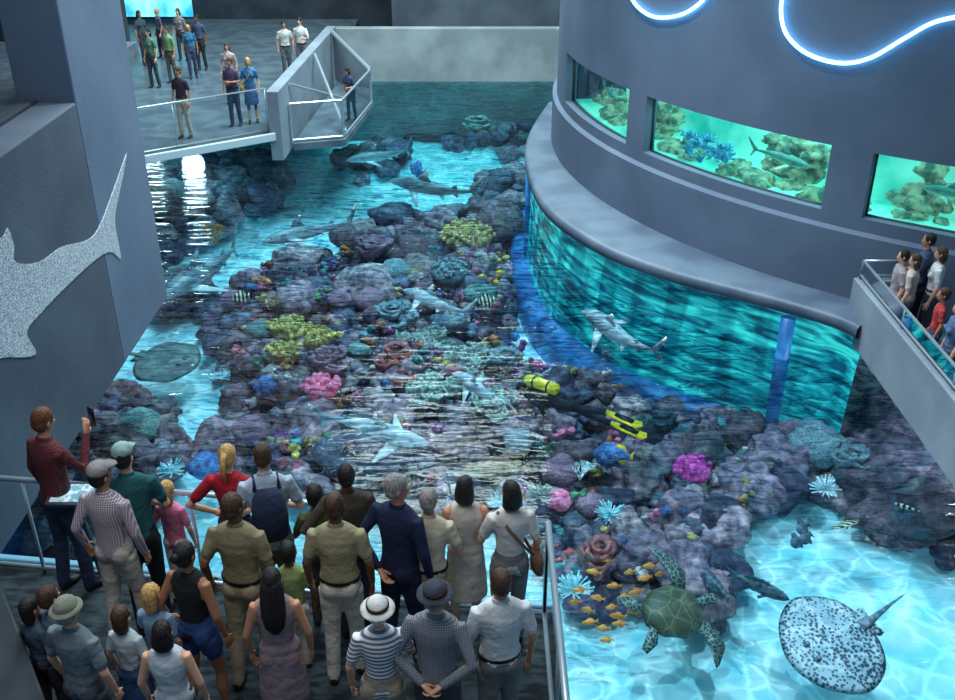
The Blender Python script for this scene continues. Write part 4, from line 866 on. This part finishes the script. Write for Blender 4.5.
# right balcony
G=-1.25
person(M_,931,232,1.78,gz=G,yaw=60,top=(60,75,110),bot=(50,55,70),skin='m',hair='bk',arms=('rail','rail'),turn=15)
person(W_,943,246,1.66,gz=G,yaw=70,top=(215,220,225),bot=(60,70,90),skin='l',hair='br',hs='bob',sex='f',arms=('down','down'))
person(M_,905,249,1.6,gz=G,yaw=80,top=(165,155,160),bot=(70,75,90),skin='l',hair='bk',arms=('down','down'))
person(W_,917,253,1.6,gz=G,yaw=55,top=(205,190,185),bot=(80,80,100),skin='l',hair='br',hs='bob',sex='f',arms=('down','down'),turn=20)
person(K_,945,290,1.35,gz=G,yaw=75,top=(200,70,70),bot=(70,90,120),skin='m',hair='br',sex='c',arms=('down','down'))
person(W_,962,300,1.6,gz=G,yaw=80,top=(90,120,160),bot=(80,80,100),skin='l',hair='br',hs='bob',sex='f',arms=('down','down'))
person(K_,972,335,1.3,gz=G,yaw=80,top=(220,220,225),bot=(80,80,100),skin='l',hair='bl',sex='c',arms=('down','down'))
# far lobby
G=-1.25; v=.024
person(M_,177,66,1.75,gz=G,yaw=160,top=(60,52,66),bot=(190,180,165),skin='m',hair='br',vox=v,sleeve='short')
person(M_,229,57,1.74,gz=G,yaw=170,top=(90,75,110),bot=(60,70,100),skin='m',hair='br',vox=v,arms=('fold','down'))
person(W_,247,57,1.68,gz=G,yaw=190,top=(60,120,175),bot=(70,100,150),skin='l',hair='bl',hs='bob',sex='f',legs='skirt',bag=(190,170,70),vox=v)
person(W_,226,42,1.66,gz=G,yaw=180,top=(190,170,170),bot=(80,80,95),skin='l',hair='br',hs='bob',sex='f',vox=v)
person(M_,283,20,1.74,gz=G,yaw=200,top=(200,200,195),bot=(90,95,105),skin='m',hair='bk',vox=v)
person(M_,299,17,1.78,gz=G,yaw=170,top=(215,215,220),bot=(110,115,125),skin='l',hair='bk',vox=v,arms=('hold','down'))
for i,(x,y,c,b) in enumerate([(147,28,(90,130,110),(60,70,80)),(166,26,(130,170,120),(100,100,90)),(187,24,(50,110,150),(60,70,100)),(196,14,(70,80,110),(50,50,60)),(177,8,(140,130,130),(60,60,70)),(156,8,(90,90,110),(50,50,60)),(138,10,(60,80,90),(50,50,60))]):
    person(M_ if i%2 else W_,x,y,1.7-.05*(i%3),gz=G,yaw=rng.uniform(120,240),top=c,bot=b,skin='lmtd'[i%4],hair=['bk','br','bl'][i%3],sex='m' if i%2 else 'f',hs='short' if i%2 else 'bob',vox=v)
person(W_,349,66,1.5,gz=-1.75,yaw=150,top=(60,70,110),bot=(50,60,90),skin='m',hair='bk',hs='bob',sex='f',vox=v,arms=('hold','down'),lean=12)
# diver
hd=at_z(538,394,-2.3); ft=at_z(612,420,-2.3); dz=(hd-ft).normalized(); up=Vector((0,0,1)); up=(up-dz*up.dot(dz)).normalized(); yv=-up; xv=yv.cross(dz)
mw=Matrix((( xv.x,yv.x,dz.x,0),(xv.y,yv.y,dz.y,0),(xv.z,yv.z,dz.z,0),(0,0,0,1)))
mw=Matrix.Translation(ft)@mw
person('scuba_diver',0,0,1.75,gz=0,top=(38,44,56),bot=(34,40,52),skin='m',hair='bk',sleeve='long',arms=('rail','point'),stride=.16,fins=True,tank=True,mwf=mw,shoe=(225,205,60),tuck=False)
# ---------------------------------------------------------------- lights
def area(name,loc,rot,sx,sy,e,c):
    l=bpy.data.lights.new(name,'AREA'); l.shape='RECTANGLE'; l.size=sx; l.size_y=sy; l.energy=e; l.color=c
    o=bpy.data.objects.new(name,l); COL.objects.link(o); o.location=loc; o.rotation_euler=rot; return o
def lamp(name,loc,e,c,rad=.3,kind='POINT',ang=90,rot=(0,0,0),spec=1):
    l=bpy.data.lights.new(name,kind); l.energy=e; l.color=c; l.shadow_soft_size=rad; l.specular_factor=spec
    if kind=='SPOT': l.spot_size=radians(ang); l.spot_blend=.6
    o=bpy.data.objects.new(name,l); COL.objects.link(o); o.location=loc; o.rotation_euler=rot
area('tank_overhead_fill',(-1,15,13),(0,0,0),8,12,2300,(.80,.94,1))  # soft overhead light added for the tank, source unseen
area('far_tank_fill',(-1,28,12),(0,0,0),8,8,4600,(.78,.99,.97))  # extra overhead light added to brighten the far water, source unseen
area('crowd_fill',(-2,3.5,9),(radians(-8),0,0),5,3,330,(1,.97,.92))  # added unseen top light so heads and shoulders catch light
area('lobby_downlight',(-9,30,7),(0,0,0),8,8,280,(.9,.96,1))
area('wall_washer',(-1,8,10),(0,radians(-60),0),3,6,60,(.6,.8,1))
for a_ in [sum(w_)/2 for w_ in wins]+[wins[1][0]+3,wins[1][1]-3]:
    a=radians(a_); lamp('gallery_fill',(RC[0]+(RR-.8)*cos(a),RC[1]+(RR-.8)*sin(a),2.1),35,(.7,1,.95),.2)  # added unseen point lights that brighten the rockwork behind the windows
lamp('tank_caustic_spot',(-.5,14,13),6000,(.86,.97,1),.07,'SPOT',66)  # added unseen spot, casts the water's caustic net onto the reef
lamp('near_sand_caustic_spot',(3.2,7.5,11),4600,(.88,.98,1),.05,'SPOT',34,(radians(8),0,0))  # added unseen narrow spot, same caustics over the near right sand
lamp('under_deck_fill',(-7.5,25.6,-1.75),170,(.6,.95,1),.3,spec=0)  # added unseen fill so the reef below the lobby deck shows
lamp('under_deck_fill',(-9.5,28.5,-1.75),170,(.6,.95,1),.3,spec=0)
lamp('under_balcony_fill',(7.2,12.2,-1.7),170,(.9,.95,1),.3,spec=0)  # added unseen fill to lighten rocks below the right balcony
lamp('under_balcony_fill',(7.0,9.5,-1.7),110,(.85,.95,1),.3,spec=0)
w=bpy.data.worlds.new('world'); SC.world=w; w.use_nodes=True; w.node_tree.nodes['Background'].inputs[0].default_value=(.16,.27,.38,1); w.node_tree.nodes['Background'].inputs[1].default_value=.55
SC.view_settings.view_transform='Standard'
